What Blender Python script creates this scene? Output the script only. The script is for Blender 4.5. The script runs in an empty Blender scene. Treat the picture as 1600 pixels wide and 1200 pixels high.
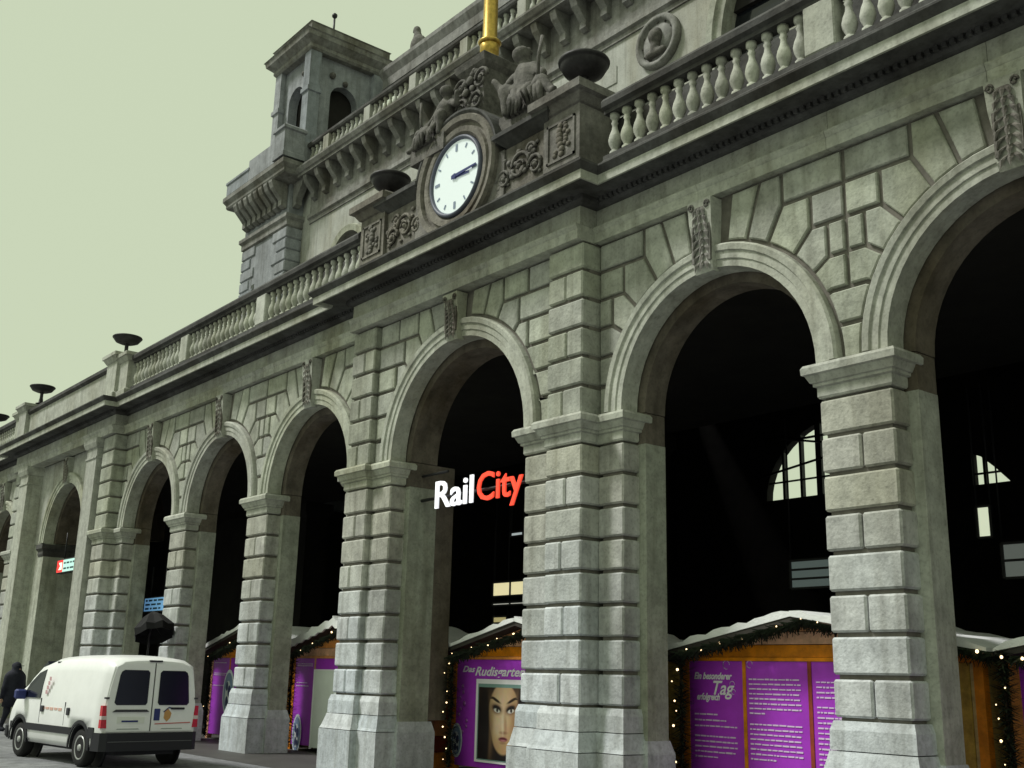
import bpy, bmesh, math, random
from mathutils import Vector, Matrix
R = math.radians
random.seed(7)
S = bpy.context.scene
COL = S.collection

# ------------------------------------------------------------------ camera, sky, sun, exposure
cam_d = bpy.data.cameras.new('camera')
cam = bpy.data.objects.new('camera', cam_d); COL.objects.link(cam); S.camera = cam
cam_d.sensor_fit = 'HORIZONTAL'; cam_d.sensor_width = 36.0; cam_d.lens = 1730.6 / 1600 * 36
cam_d.clip_end = 4000; cam_d.clip_start = .05
FW = Vector((-.7533575, .60612437, .25507985)); RT = Vector((.63152441, .77499683, .02359725)); UP = Vector((.1833832, -.17886632, .96663201))
m = Matrix((RT, UP, -FW)).transposed().to_4x4(); m.translation = Vector((0, 0, 1.7)); cam.matrix_world = m

W = bpy.data.worlds.new('World'); S.world = W; W.use_nodes = True
nt = W.node_tree; nt.nodes.clear()
out = nt.nodes.new('ShaderNodeOutputWorld'); bg = nt.nodes.new('ShaderNodeBackground')
sky = nt.nodes.new('ShaderNodeTexSky'); sky.sky_type = 'NISHITA'; sky.sun_disc = False
sky.sun_elevation = R(52); sky.sun_rotation = R(205); sky.dust_density = 4; sky.air_density = 1.5
mix = nt.nodes.new('ShaderNodeMix'); mix.data_type = 'RGBA'; mix.inputs[0].default_value = .965
cloud = (2.66, 3.00, 2.10, 1)                     # thick even cloud cover
mix.inputs[7].default_value = cloud
nt.links.new(sky.outputs[0], mix.inputs[6]); nt.links.new(mix.outputs[2], bg.inputs[0])
bg.inputs[1].default_value = .1; nt.links.new(bg.outputs[0], out.inputs[0])

sun_d = bpy.data.lights.new('sun', 'SUN'); sun_d.energy = 1.5; sun_d.angle = R(11); sun_d.color = (1, .985, .95)
sun = bpy.data.objects.new('sun', sun_d); COL.objects.link(sun)
sdir = Vector((.50, .55, -1.0)).normalized()
sun.rotation_euler = sdir.to_track_quat('-Z', 'Y').to_euler()
S.view_settings.view_transform = 'Standard'; S.view_settings.look = 'None'
S.view_settings.exposure = 1.15; S.view_settings.gamma = 1
S.cycles.max_bounces = 6

# ------------------------------------------------------------------ materials
MAT = {}
def mat(name, col, rough=.75, metal=0, emit=None, estr=0, noise=None, bump=0, rnd=0, scale=4., stain=None, spec=.3):
    if name in MAT: return MAT[name]
    M = bpy.data.materials.new(name); M.use_nodes = True; n = M.node_tree.nodes; l = M.node_tree.links
    b = n['Principled BSDF']; b.inputs['Base Color'].default_value = (*col, 1); b.inputs['Roughness'].default_value = rough
    b.inputs['Metallic'].default_value = metal; b.inputs['Specular IOR Level'].default_value = spec
    if emit: b.inputs['Emission Color'].default_value = (*emit, 1); b.inputs['Emission Strength'].default_value = estr
    if noise:
        tc = n.new('ShaderNodeTexCoord'); geo = n.new('ShaderNodeNewGeometry')
        nz = n.new('ShaderNodeTexNoise'); nz.inputs['Scale'].default_value = scale; nz.inputs['Detail'].default_value = 8; nz.inputs['Roughness'].default_value = .65
        l.new(geo.outputs['Position'], nz.inputs['Vector'])
        rp = n.new('ShaderNodeValToRGB'); rp.color_ramp.elements[0].position = .32; rp.color_ramp.elements[1].position = .68
        rp.color_ramp.elements[0].color = (*[c * (1 - noise) for c in col], 1); rp.color_ramp.elements[1].color = (*[min(1, c * (1 + noise)) for c in col], 1)
        l.new(nz.outputs['Fac'], rp.inputs[0]); cur = rp.outputs[0]
        if stain:
            n2 = n.new('ShaderNodeTexNoise'); n2.inputs['Scale'].default_value = .55; n2.inputs['Detail'].default_value = 5
            mp = n.new('ShaderNodeMapping'); mp.inputs['Scale'].default_value = (1.6, 1.6, .5); l.new(geo.outputs['Position'], mp.inputs[0]); l.new(mp.outputs[0], n2.inputs['Vector'])
            r2 = n.new('ShaderNodeValToRGB'); r2.color_ramp.elements[0].position = .44; r2.color_ramp.elements[1].position = .66
            l.new(n2.outputs['Fac'], r2.inputs[0])
            mx = n.new('ShaderNodeMix'); mx.data_type = 'RGBA'; mx.blend_type = 'MULTIPLY'; l.new(r2.outputs[0], mx.inputs[0]); l.new(cur, mx.inputs[6]); mx.inputs[7].default_value = (*stain, 1)
            cur = mx.outputs[2]
            # fine dark weathering specks
            n3 = n.new('ShaderNodeTexNoise'); n3.inputs['Scale'].default_value = 22; n3.inputs['Detail'].default_value = 4; l.new(geo.outputs['Position'], n3.inputs['Vector'])
            r3 = n.new('ShaderNodeValToRGB'); r3.color_ramp.elements[0].position = .3; r3.color_ramp.elements[1].position = .5
            r3.color_ramp.elements[0].color = (.74, .74, .74, 1)
            l.new(n3.outputs['Fac'], r3.inputs[0])
            m3 = n.new('ShaderNodeMix'); m3.data_type = 'RGBA'; m3.blend_type = 'MULTIPLY'; m3.inputs[0].default_value = .8; l.new(cur, m3.inputs[6]); l.new(r3.outputs[0], m3.inputs[7]); cur = m3.outputs[2]
            mp4 = n.new('ShaderNodeMapping'); mp4.inputs['Scale'].default_value = (6, 6, .45); l.new(geo.outputs['Position'], mp4.inputs[0])
            n4 = n.new('ShaderNodeTexNoise'); n4.inputs['Scale'].default_value = 1; n4.inputs['Detail'].default_value = 5; l.new(mp4.outputs[0], n4.inputs['Vector'])
            r4 = n.new('ShaderNodeValToRGB'); r4.color_ramp.elements[0].position = .5; r4.color_ramp.elements[1].position = .72; r4.color_ramp.elements[0].color = (1, 1, 1, 1); r4.color_ramp.elements[1].color = (.64, .63, .60, 1); l.new(n4.outputs['Fac'], r4.inputs[0])
            m5 = n.new('ShaderNodeMix'); m5.data_type = 'RGBA'; m5.blend_type = 'MULTIPLY'; m5.inputs[0].default_value = .75; l.new(cur, m5.inputs[6]); l.new(r4.outputs[0], m5.inputs[7]); cur = m5.outputs[2]
        if rnd:
            oi = n.new('ShaderNodeObjectInfo'); hs = n.new('ShaderNodeHueSaturation')
            mr = n.new('ShaderNodeMapRange'); mr.inputs[3].default_value = 1 - rnd; mr.inputs[4].default_value = 1 + rnd
            l.new(oi.outputs['Random'], mr.inputs[0]); l.new(mr.outputs[0], hs.inputs['Value'])
            mt = n.new('ShaderNodeMath'); mt.operation = 'MULTIPLY'; mt.inputs[1].default_value = 7.31; l.new(oi.outputs['Random'], mt.inputs[0])
            fr = n.new('ShaderNodeMath'); fr.operation = 'FRACT'; l.new(mt.outputs[0], fr.inputs[0])
            m4 = n.new('ShaderNodeMapRange'); m4.inputs[3].default_value = .65; m4.inputs[4].default_value = 1.25; l.new(fr.outputs[0], m4.inputs[0]); l.new(m4.outputs[0], hs.inputs['Saturation'])
            l.new(cur, hs.inputs['Color']); cur = hs.outputs[0]
        l.new(cur, b.inputs['Base Color'])
        if bump:
            bm_ = n.new('ShaderNodeBump'); bm_.inputs['Strength'].default_value = bump; bm_.inputs['Distance'].default_value = .02
            nb = n.new('ShaderNodeTexNoise'); nb.inputs['Scale'].default_value = scale * 6; nb.inputs['Detail'].default_value = 6; l.new(geo.outputs['Position'], nb.inputs['Vector'])
            l.new(nb.outputs['Fac'], bm_.inputs['Height']); l.new(bm_.outputs[0], b.inputs['Normal'])
    MAT[name] = M; return M
STONE = mat('sandstone', (.375, .393, .335), .9, noise=.26, bump=.5, rnd=.13, scale=3.2, stain=(.74, .73, .68))
PALE = mat('pale_granite', (.53, .565, .60), .85, noise=.2, bump=.35, rnd=.08, scale=6, stain=(.75, .74, .72))
TRIM = mat('moulded_stone', (.42, .435, .375), .88, noise=.22, bump=.3, rnd=.1, scale=4, stain=(.76, .74, .68))
SOOT_SHADE = mat('sooty_shaded_stone', (.085, .085, .083), .9, noise=.35, bump=.4, rnd=.1, scale=3, stain=(.55, .52, .48))  # parapet dirt, and the shade under the cornice painted in as colour
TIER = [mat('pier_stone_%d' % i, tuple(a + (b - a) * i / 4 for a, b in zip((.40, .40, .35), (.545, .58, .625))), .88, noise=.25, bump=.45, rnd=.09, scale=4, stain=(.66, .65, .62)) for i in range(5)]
JOINT = mat('mortar_core', (.155, .145, .125), .95, noise=.25, bump=.2, scale=5)
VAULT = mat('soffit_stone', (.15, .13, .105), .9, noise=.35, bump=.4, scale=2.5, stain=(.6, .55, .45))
WALL2 = mat('upper_wall_stone', (.41, .42, .385), .9, noise=.15, bump=.2, scale=2, stain=(.78, .75, .68))
STAT = mat('weathered_statue_stone', (.115, .11, .10), .85, noise=.5, bump=.6, scale=7)
ATTIC = mat('dirty_attic_stone', (.185, .175, .155), .9, noise=.4, bump=.5, rnd=.1, scale=4, stain=(.55, .5, .45))
TOWER = mat('tower_stone', (.29, .31, .335), .9, noise=.22, bump=.3, rnd=.08, scale=2.5, stain=(.68, .68, .66))
UTRIM = mat('upper_trim_stone', (.24, .24, .225), .9, noise=.3, bump=.3, rnd=.08, scale=3, stain=(.6, .57, .52))
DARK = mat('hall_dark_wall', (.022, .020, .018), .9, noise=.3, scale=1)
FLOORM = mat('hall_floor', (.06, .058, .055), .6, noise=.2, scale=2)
BOWL = mat('dark_bronze_bowl', (.035, .033, .035), .55, metal=.3, noise=.3, scale=8)
GOLD = mat('gilded_metal', (.50, .34, .08), .38, metal=.75, noise=.25, scale=14)
GLASSD = mat('dark_glass', (.012, .014, .018), .08, spec=.5)
ROOFM = mat('lead_roof', (.12, .13, .15), .6, noise=.2, scale=2)
PAVE = mat('pavement_asphalt', (.20, .205, .215), .85, noise=.3, bump=.5, scale=3.5, stain=(.72, .72, .74))

# ------------------------------------------------------------------ mesh helpers
class MB:
    def __init__(s): s.v = []; s.f = []; s.mi = []; s.sm = []; s.cur = 0
    def add(s, vs, fs, smooth=False):
        o = len(s.v); s.v += [tuple(p) for p in vs]
        for f in fs: s.f.append([i + o for i in f]); s.mi.append(s.cur); s.sm.append(smooth)
        return s
    def box(s, x0, x1, y0, y1, z0, z1):
        return s.add([(x, y, z) for x in (x0, x1) for y in (y0, y1) for z in (z0, z1)],
                     [(0, 1, 3, 2), (4, 6, 7, 5), (0, 4, 5, 1), (2, 3, 7, 6), (0, 2, 6, 4), (1, 5, 7, 3)])
    def cbox(s, x0, x1, y0, y1, z0, z1, c=.03):
        """box with chamfered edges, 24 vertices"""
        vs = []; ix = {}
        X = (x0, x1); Y = (y0, y1); Z = (z0, z1)
        for i in (0, 1):
            for j in (0, 1):
                for k in (0, 1):
                    sx = c if i == 0 else -c; sy = c if j == 0 else -c; sz = c if k == 0 else -c
                    ix[i, j, k, 'x'] = len(vs); vs.append((X[i], Y[j] + sy, Z[k] + sz))
                    ix[i, j, k, 'y'] = len(vs); vs.append((X[i] + sx, Y[j], Z[k] + sz))
                    ix[i, j, k, 'z'] = len(vs); vs.append((X[i] + sx, Y[j] + sy, Z[k]))
        g = lambda i, j, k, a: ix[i, j, k, a]
        fs = []
        for i in (0, 1):
            fs.append([g(i, 0, 0, 'x'), g(i, 1, 0, 'x'), g(i, 1, 1, 'x'), g(i, 0, 1, 'x')])
            fs.append([g(0, i, 0, 'y'), g(1, i, 0, 'y'), g(1, i, 1, 'y'), g(0, i, 1, 'y')])
            fs.append([g(0, 0, i, 'z'), g(1, 0, i, 'z'), g(1, 1, i, 'z'), g(0, 1, i, 'z')])
            for j in (0, 1):
                fs.append([g(i, j, 0, 'x'), g(i, j, 1, 'x'), g(i, j, 1, 'y'), g(i, j, 0, 'y')])
                fs.append([g(i, 0, j, 'x'), g(i, 1, j, 'x'), g(i, 1, j, 'z'), g(i, 0, j, 'z')])
                fs.append([g(0, i, j, 'y'), g(1, i, j, 'y'), g(1, i, j, 'z'), g(0, i, j, 'z')])
                for k in (0, 1): fs.append([g(i, j, k, 'x'), g(i, j, k, 'y'), g(i, j, k, 'z')])
        return s.add(vs, fs)
    def prism(s, poly, y0, y1):
        """XZ polygon extruded along Y"""
        n = len(poly)
        return s.add([(x, y0, z) for x, z in poly] + [(x, y1, z) for x, z in poly],
                     [list(range(n)), list(range(2 * n - 1, n - 1, -1))] + [(i, i + n, (i + 1) % n + n, (i + 1) % n) for i in range(n)])
    def rings(s, rs, cap=True, smooth=False, close=True):
        n = len(rs[0]); vs = [p for r in rs for p in r]; fs = []
        for a in range(len(rs) - 1):
            for i in range(n if close else n - 1):
                j = (i + 1) % n; fs.append((a * n + i, a * n + j, (a + 1) * n + j, (a + 1) * n + i))
        s.add(vs, fs, smooth)
        if cap:
            o = len(s.v) - len(vs)
            s.f += [list(range(o, o + n)), list(range(o + (len(rs) - 1) * n, o + len(rs) * n))]; s.mi += [s.cur] * 2; s.sm += [False] * 2
        return s
    def rect_profile(s, x0, x1, y0, y1, prof):
        """stack of rectangles: prof = [(offset outwards, z)]"""
        return s.rings([[(x0 - o, y0 - o, z), (x1 + o, y0 - o, z), (x1 + o, y1 + o, z), (x0 - o, y1 + o, z)] for o, z in prof])
    def lathe(s, prof, cx, cy, cz, n=16, axis='z', smooth=True):
        rs = []
        for r, h in prof:
            ring = []
            for i in range(n):
                a = 2 * math.pi * i / n; u = r * math.cos(a); w = r * math.sin(a)
                ring.append((cx + u, cy + w, cz + h) if axis == 'z' else (cx + u, cy + h, cz + w) if axis == 'y' else (cx + h, cy + u, cz + w))
            rs.append(ring)
        return s.rings(rs, True, smooth)
    def tube(s, pts, r, n=6, smooth=True):
        pts = [Vector(p) for p in pts]; rs = []
        for i, p in enumerate(pts):
            d = (pts[min(i + 1, len(pts) - 1)] - pts[max(i - 1, 0)]).normalized()
            a = d.cross(Vector((0, 0, 1)))
            if a.length < .05: a = d.cross(Vector((0, 1, 0)))
            a.normalize(); b = d.cross(a); rr = r[i] if isinstance(r, (list, tuple)) else r
            rs.append([p + a * rr * math.cos(2 * math.pi * k / n) + b * rr * math.sin(2 * math.pi * k / n) for k in range(n)])
        return s.rings(rs, True, smooth)
    def ball(s, c, r, n=8, m_=6, sc=(1, 1, 1)):
        vs = []; fs = []
        for i in range(1, m_):
            t = math.pi * i / m_
            for k in range(n):
                a = 2 * math.pi * k / n
                vs.append((c[0] + sc[0] * r * math.sin(t) * math.cos(a), c[1] + sc[1] * r * math.sin(t) * math.sin(a), c[2] + sc[2] * r * math.cos(t)))
        vs += [(c[0], c[1], c[2] + sc[2] * r), (c[0], c[1], c[2] - sc[2] * r)]; T = len(vs) - 2
        for i in range(m_ - 2):
            for k in range(n): fs.append((i * n + k, (i + 1) * n + k, (i + 1) * n + (k + 1) % n, i * n + (k + 1) % n))
        for k in range(n): fs += [(T, k, (k + 1) % n), (T + 1, (m_ - 2) * n + (k + 1) % n, (m_ - 2) * n + k)]
        return s.add(vs, fs, True)
    def build(s, name, ma, parent=None):
        me = bpy.data.meshes.new(name); me.from_pydata(s.v, [], s.f)
        ms = ma if isinstance(ma, (list, tuple)) else [ma]
        for x in ms: me.materials.append(x)
        me.polygons.foreach_set('material_index', s.mi); me.polygons.foreach_set('use_smooth', s.sm)
        bm = bmesh.new(); bm.from_mesh(me); bmesh.ops.recalc_face_normals(bm, faces=bm.faces); bm.to_mesh(me); bm.free()
        o = bpy.data.objects.new(name, me); COL.objects.link(o)
        if parent: o.parent = parent
        return o
def link_copy(o, parent, loc=None):
    c = o.copy(); COL.objects.link(c); c.parent = parent
    if loc is not None: c.location = loc
    return c
def empty(name, loc=(0, 0, 0), rz=0):
    o = bpy.data.objects.new(name, None); COL.objects.link(o); o.location = loc; o.rotation_euler = (0, 0, rz); o.empty_display_size = .2; return o
def tag(o, label, cat, group=None):
    o['label'] = label; o['category'] = cat
    if group: o['group'] = group
    return o
def struct(o): o['kind'] = 'structure'; return o
def inset(poly, d):
    """offset a polygon inwards by d (mitred)"""
    n = len(poly); A = sum(poly[i][0] * poly[(i + 1) % n][1] - poly[(i + 1) % n][0] * poly[i][1] for i in range(n)); sg = 1 if A > 0 else -1
    res = []
    for i in range(n):
        p0 = Vector(poly[i - 1]); p1 = Vector(poly[i]); p2 = Vector(poly[(i + 1) % n])
        a = (p1 - p0).normalized(); b = (p2 - p1).normalized()
        na = Vector((-a.y, a.x)) * sg; nb = Vector((-b.y, b.x)) * sg
        k = 1 + na.dot(nb); v = (na + nb) / max(k, .35)
        res.append(tuple(p1 + v * d))
    return res
def clean(poly):
    r = []
    for p in poly:
        if not r or math.hypot(p[0] - r[-1][0], p[1] - r[-1][1]) > .012: r.append(p)
    if math.hypot(r[0][0] - r[-1][0], r[0][1] - r[-1][1]) < .012: r.pop()
    return r
def rust_block(name, poly, yf, yb, parent, ma=None, gap=.032, ch=.016):
    """rusticated stone: XZ outline, sunk joints, bevelled face"""
    p = inset(clean(poly), gap); q = inset(p, ch); n = len(p); j = random.uniform(-.008, .008)
    mb = MB(); yf = yf + j
    vs = [(x, yb, z) for x, z in p] + [(x, yf + ch, z) for x, z in p] + [(x, yf, z) for x, z in q]
    fs = [(k * n + i, k * n + (i + 1) % n, (k + 1) * n + (i + 1) % n, (k + 1) * n + i) for k in (0, 1) for i in range(n)] + [list(range(2 * n, 3 * n))]
    mb.add(vs, fs); return mb.build(name, ma or STONE, parent)
def text_mesh(name, txt, size, ma, parent, mtx, ext=.01, bold=0, shear=0, align='LEFT', sx=1):
    c = bpy.data.curves.new(name, 'FONT'); c.body = txt; c.size = size; c.extrude = ext; c.offset = bold; c.shear = shear; c.align_x = align; c.resolution_u = 3
    t = bpy.data.objects.new(name, c); COL.objects.link(t)
    dg = bpy.context.evaluated_depsgraph_get(); me = bpy.data.meshes.new_from_object(t.evaluated_get(dg)); bpy.data.objects.remove(t)
    me.materials.clear(); me.materials.append(ma)
    if sx != 1: me.transform(Matrix.Diagonal((sx, 1, 1, 1)))
    me.transform(mtx)
    o = bpy.data.objects.new(name, me); COL.objects.link(o); o.parent = parent; return o
def front_mtx(x, y, z):   # text read from the street side (-Y)
    return Matrix.Translation((x, y, z)) @ Matrix.Rotation(R(90), 4, 'X')
def meta_mesh(name, balls, ma, parent, res=.05):
    """one continuous surface from blended balls: (co, radius)"""
    mb_ = bpy.data.metaballs.new(name + '_m'); mb_.resolution = res; mb_.render_resolution = res; mb_.threshold = .6
    o = bpy.data.objects.new(name + '_m', mb_); COL.objects.link(o)
    for co, r in balls:
        e = mb_.elements.new(); e.co = co; e.radius = r * 1.55
    dg = bpy.context.evaluated_depsgraph_get(); me = bpy.data.meshes.new_from_object(o.evaluated_get(dg)); bpy.data.objects.remove(o)
    me.materials.clear(); me.materials.append(ma)
    for p in me.polygons: p.use_smooth = True
    o = bpy.data.objects.new(name, me); COL.objects.link(o); o.parent = parent; return o
def limb(a, b, ra, rb, n=6):
    a = Vector(a); b = Vector(b)
    return [(a.lerp(b, i / (n - 1)), ra + (rb - ra) * i / (n - 1)) for i in range(n)]

# ------------------------------------------------------------------ levels of the arcade
Y0, Y1, Y2 = 11.22, 10.99, 10.87            # recessed wall, central wall, pilaster strips
ZC0, ZI, ZA = 5.08, 5.50, 8.28              # capital bottom, impost top, underside of architrave
XR, XL = -11.85, -18.60                     # central bay
PXR, PXL = -31.85, -41.65                   # end pavilion

# ------------------------------------------------------------------ ground
g = MB(); g.add([(-900, -700, 0), (700, -700, 0), (700, 900, 0), (-900, 900, 0)], [(0, 1, 2, 3)])
struct(g.build('ground', PAVE))
g = MB(); g.add([(-52, 10.0, .004), (9, 10.0, .004), (9, 46, .004), (-52, 46, .004)], [(0, 1, 2, 3)])
struct(g.build('hall_floor', FLOORM))

# ------------------------------------------------------------------ station building
B = tag(empty('station_building', (0, 0, 0)), 'grey sandstone railway station with arched arcade, balustrade and corner tower', 'building')

ARCHES = []      # (centre x, radius, wall plane)
def core_bay(mb, cx, r, xa, xb, yf, yb, zs, ztop, n=20):
    """wall piece with a round arch cut out of it (solid, with soffit)"""
    arc = [(cx - r * math.cos(math.pi * i / n), zs + r * math.sin(math.pi * i / n)) for i in range(n + 1)]
    top = [(xa + (xb - xa) * i / n, ztop) for i in range(n + 1)]
    mb.prism([(xa, zs), arc[0], arc[1], (xa, arc[1][1])], yf, yb) if xa < cx - r - .001 else None
    mb.prism([arc[-2], arc[-1], (xb, zs), (xb, arc[-2][1])], yf, yb) if xb > cx + r + .001 else None
    vs = []; fs = []
    pts = [(xa, arc[1][1])] + arc[1:-1] + [(xb, arc[-2][1]), (xb, ztop), (xa, ztop)]
    mb.prism(pts, yf, yb)
def arc_ring(mb, cx, zs, prof, n=28, a0=0., a1=math.pi, closed=True):
    """sweep a closed (radius, y) profile round an arch"""
    rs = []
    for i in range(n + 1):
        a = a0 + (a1 - a0) * i / n
        rs.append([(cx + r * math.cos(a), y, zs + r * math.sin(a)) for r, y in prof])
    mb.rings(rs, True, False, True)
TH = [0, 12.2, 24.5, 35, 47, 61]; ZJ = [ZI + (ZA - ZI) * k / 6 for k in range(7)]; TH2 = 71.5; TK = 81.5
def arch_side(cx, r, zs, side, k):
    """joint path of course k on one side of an arch, bottom to top; side=+1 masonry lies to the +X of the arch"""
    ro = r + .36; P = []
    def pt(t, rad): return (cx + side * rad * math.cos(R(t)), zs + rad * math.sin(R(t)))
    def bend(j):
        t = TH[j]; dz = ZJ[j] - zs
        if t == 0: return (cx + side * ro, ZJ[j])
        rad = dz / math.sin(R(t))
        return pt(t, max(rad, ro + .05))
    s0 = (ro * ro - max(ZJ[k] - zs, 0) ** 2) if 0 else 0
    P = [bend(k)]
    t0, t1 = TH[k], (TH[k + 1] if k < 5 else TH2)
    for i in range(4): P.append(pt(t0 + (t1 - t0) * i / 3, ro))
    if k < 5: P.append(bend(k + 1))
    else: P.append(pt(TH2, (ZA - zs) / math.sin(R(TH2))))
    P[0] = (P[0][0], ZJ[k]); P[-1] = (P[-1][0], ZJ[k + 1] if k < 5 else ZA)
    if k == 0: P = P[1:]; P[0] = (P[0][0], ZI)
    return P
def dress_arch_side(cx, r, zs, side, xm, yf, par, skip=(), nosplit=(0, 1, 2)):
    """all stones between one arch and the vertical line xm; courses split at the bend as the masonry shows"""
    yb = yf + .07
    for k in range(6):
        if k in skip: continue
        P = arch_side(cx, r, zs, side, k); lo, hi = P[0], P[-1]
        xb = max(lo[0] * side, hi[0] * side) * side
        if (xm - xb) * side > .22 and (k not in nosplit or (xm - xb) * side > .6):
            poly = [(xb, ZJ[k])] + P + [(xb, ZJ[k + 1])]
            poly = [(xb, ZJ[k])] + [p for p in P] + [(xb, ZJ[k + 1])]
            rust_block('voussoir_block', poly, yf, yb, par)
            if (xm - xb) * side > 1.15 and k % 2:
                xc = (xm + xb) / 2
                rust_block('spandrel_block', [(xb, ZJ[k]), (xc, ZJ[k]), (xc, ZJ[k + 1]), (xb, ZJ[k + 1])], yf, yb, par)
                rust_block('spandrel_block', [(xc, ZJ[k]), (xm, ZJ[k]), (xm, ZJ[k + 1]), (xc, ZJ[k + 1])], yf, yb, par)
            else:
                rust_block('spandrel_block', [(xb, ZJ[k]), (xm, ZJ[k]), (xm, ZJ[k + 1]), (xb, ZJ[k + 1])], yf, yb, par)
        else:
            rust_block('voussoir_block', [(xm, ZJ[k])] + P + [(xm, ZJ[k + 1])], yf, yb, par)
    # tall voussoir beside the keystone
    ro = r + .36
    def pt(t, rad): return (cx + side * rad * math.cos(R(t)), zs + rad * math.sin(R(t)))
    rust_block('voussoir_block', [pt(TH2, (ZA - zs) / math.sin(R(TH2))), pt(TH2, ro), pt(76, ro), pt(TK, ro), (pt(TK, (ZA - zs) / math.sin(R(TK)))[0], ZA)], yf, yb, par)

def keystone(cx, r, zs, yf, par):
    zb = zs + r - .06; w0, w1 = .16, .25
    k = MB()
    rows = [(zb, w0, .09), (zb + .10, w0 + .01, .13), (zb + .45, .18, .12), (zb + .72, .20, .17), (ZA - .03, .215, .19)]
    k.rings([[(cx - w, yf + .05, z), (cx - w, yf - p, z), (cx + w, yf - p, z), (cx + w, yf + .05, z)] for z, w, p in rows])
    o = k.build('keystone', TRIM, par)
    c = MB()      # carved acanthus leaf: overlapping pointed lobes
    zt = ZA - .2; H_ = zt - zb - .1
    for i in range(8):
        t = i / 7; zc = zb + .1 + t * H_; yy_ = yf - .125 - .05 * t * t; wl = .05 + .10 * math.sin(math.pi * (.25 + .6 * t))
        for sd in (-1, 0, 1):
            tip = (cx + sd * wl, yy_ - .035 - .02 * (sd == 0), zc - .10); base_l = (cx + sd * wl * .35 - .03, yy_ - .01, zc + .06); base_r = (cx + sd * wl * .35 + .03, yy_ - .01, zc + .06); mid = (cx + sd * wl * .8, yy_ - .055, zc)
            c.add([base_l, base_r, (mid[0] + .035, mid[1] + .02, mid[2]), tip, (mid[0] - .035, mid[1] + .02, mid[2]), mid], [(0, 1, 5), (1, 2, 5), (2, 3, 5), (3, 4, 5), (4, 0, 5), (0, 4, 3, 2, 1)])
    for sd in (-1, 1):
        c.tube([(cx + sd * .14 + sd * .05 * math.cos(a) * (1 - a / 12), yf - .195, ZA - .13 + .06 * math.sin(a) * (1 - a / 12)) for a in [i * .7 for i in range(12)]], .016, 5)
        c.box(cx + sd * .15 - .015, cx + sd * .15 + .015, yf - .165, yf - .1, zb + .15, ZA - .3)
    c.build('carved_leaf', ATTIC, o)

def inner_orders(cx, r, zs, yf, par, depth2=.42, half=None):
    """archivolt mouldings, soffit and the second, narrower arch ring behind"""
    a = MB(); rr = r
    prof = [(rr, yf + .30), (rr, yf - .035), (rr + .10, yf - .035), (rr + .11, yf - .055), (rr + .21, yf - .055), (rr + .225, yf - .085), (rr + .30, yf - .095), (rr + .33, yf - .06), (rr + .335, yf + .04), (rr + .335, yf + .30)]
    arc_ring(a, cx, zs, prof)
    a.build('archivolt', TRIM, par)
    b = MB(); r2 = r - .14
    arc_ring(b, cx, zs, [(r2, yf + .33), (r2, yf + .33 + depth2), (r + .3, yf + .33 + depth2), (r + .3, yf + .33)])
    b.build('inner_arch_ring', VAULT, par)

def plinth(x0, x1, y0, y1, par, e=.14):
    p = MB(); p.rect_profile(x0, x1, y0, y1, [(e, -.05), (e, .70)]); lo = p.build('plinth_block', PALE, par)
    p = MB(); p.rect_profile(x0, x1, y0, y1, [(e - .004, .712), (e - .03, .76), (.055, .97)]); p.build('plinth_block', PALE, par)
    p = MB(); p.rect_profile(x0, x1, y0, y1, [(.05, .982), (.045, 1.20), (.012, 1.30)]); p.build('plinth_block', PALE, par)
def capital(x0, x1, y0, y1, par, s=1.):
    p = MB(); p.rect_profile(x0, x1, y0, y1, [(.0, ZC0 + .005), (.015 * s, ZC0 + .03), (.015 * s, ZC0 + .14), (.05 * s, ZC0 + .155), (.05 * s, ZC0 + .19), (.075 * s, ZC0 + .20), (.11 * s, ZC0 + .27), (.115 * s, ZC0 + .285), (.15 * s, ZC0 + .30), (.155 * s, ZC0 + .38), (.13 * s, ZC0 + .42)])
    return p.build('capital', TRIM, par)
NC = 8; CZ = [1.31 + (ZC0 - 1.31) * i / NC for i in range(NC + 1)]
def rust_column(x0, x1, y0, y1, par, split=True, zs=None, ma=None):
    zs = zs or CZ
    c = MB(); c.box(x0 + .055, x1 - .055, y0 + .055, y1 + .01, zs[0] - .02, zs[-1] + .02); c.build('pier_core', JOINT, par)
    for i in range(len(zs) - 1):
        z0, z1 = zs[i] + .027, zs[i + 1] - .027; j = random.uniform(-.006, .006)
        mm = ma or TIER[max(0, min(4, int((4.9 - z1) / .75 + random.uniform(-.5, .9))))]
        if split and i % 2 == 0:
            xm = (x0 + x1) / 2 + random.uniform(-.06, .06)
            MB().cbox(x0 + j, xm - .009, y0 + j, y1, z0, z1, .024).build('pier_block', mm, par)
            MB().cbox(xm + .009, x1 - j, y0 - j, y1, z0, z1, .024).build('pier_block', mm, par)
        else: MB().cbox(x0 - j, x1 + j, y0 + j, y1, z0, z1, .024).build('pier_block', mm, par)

def pier(x0, x1):
    """free-standing rusticated pier between two arches of the recessed arcade, with its wider inner order"""
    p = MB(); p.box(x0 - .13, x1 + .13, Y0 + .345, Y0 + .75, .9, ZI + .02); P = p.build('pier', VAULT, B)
    jb = MB(); jb.box(x0 - .135, x1 + .135, Y0 + .34, Y0 + .755, .88, ZC0 - .02)
    P2 = jb.build('jamb_shaft', STONE, P)
    q = MB(); q.rect_profile(x0 - .13, x1 + .13, Y0 + .34, Y0 + .75, [(.07, -.04), (.07, .70), (.02, .88)]); q.build('plinth_block', PALE, P)
    rust_column(x0, x1, Y0, Y0 + .36, P); plinth(x0, x1, Y0, Y0 + .33, P); capital(x0, x1, Y0, Y0 + .31, P)
    return P

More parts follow.
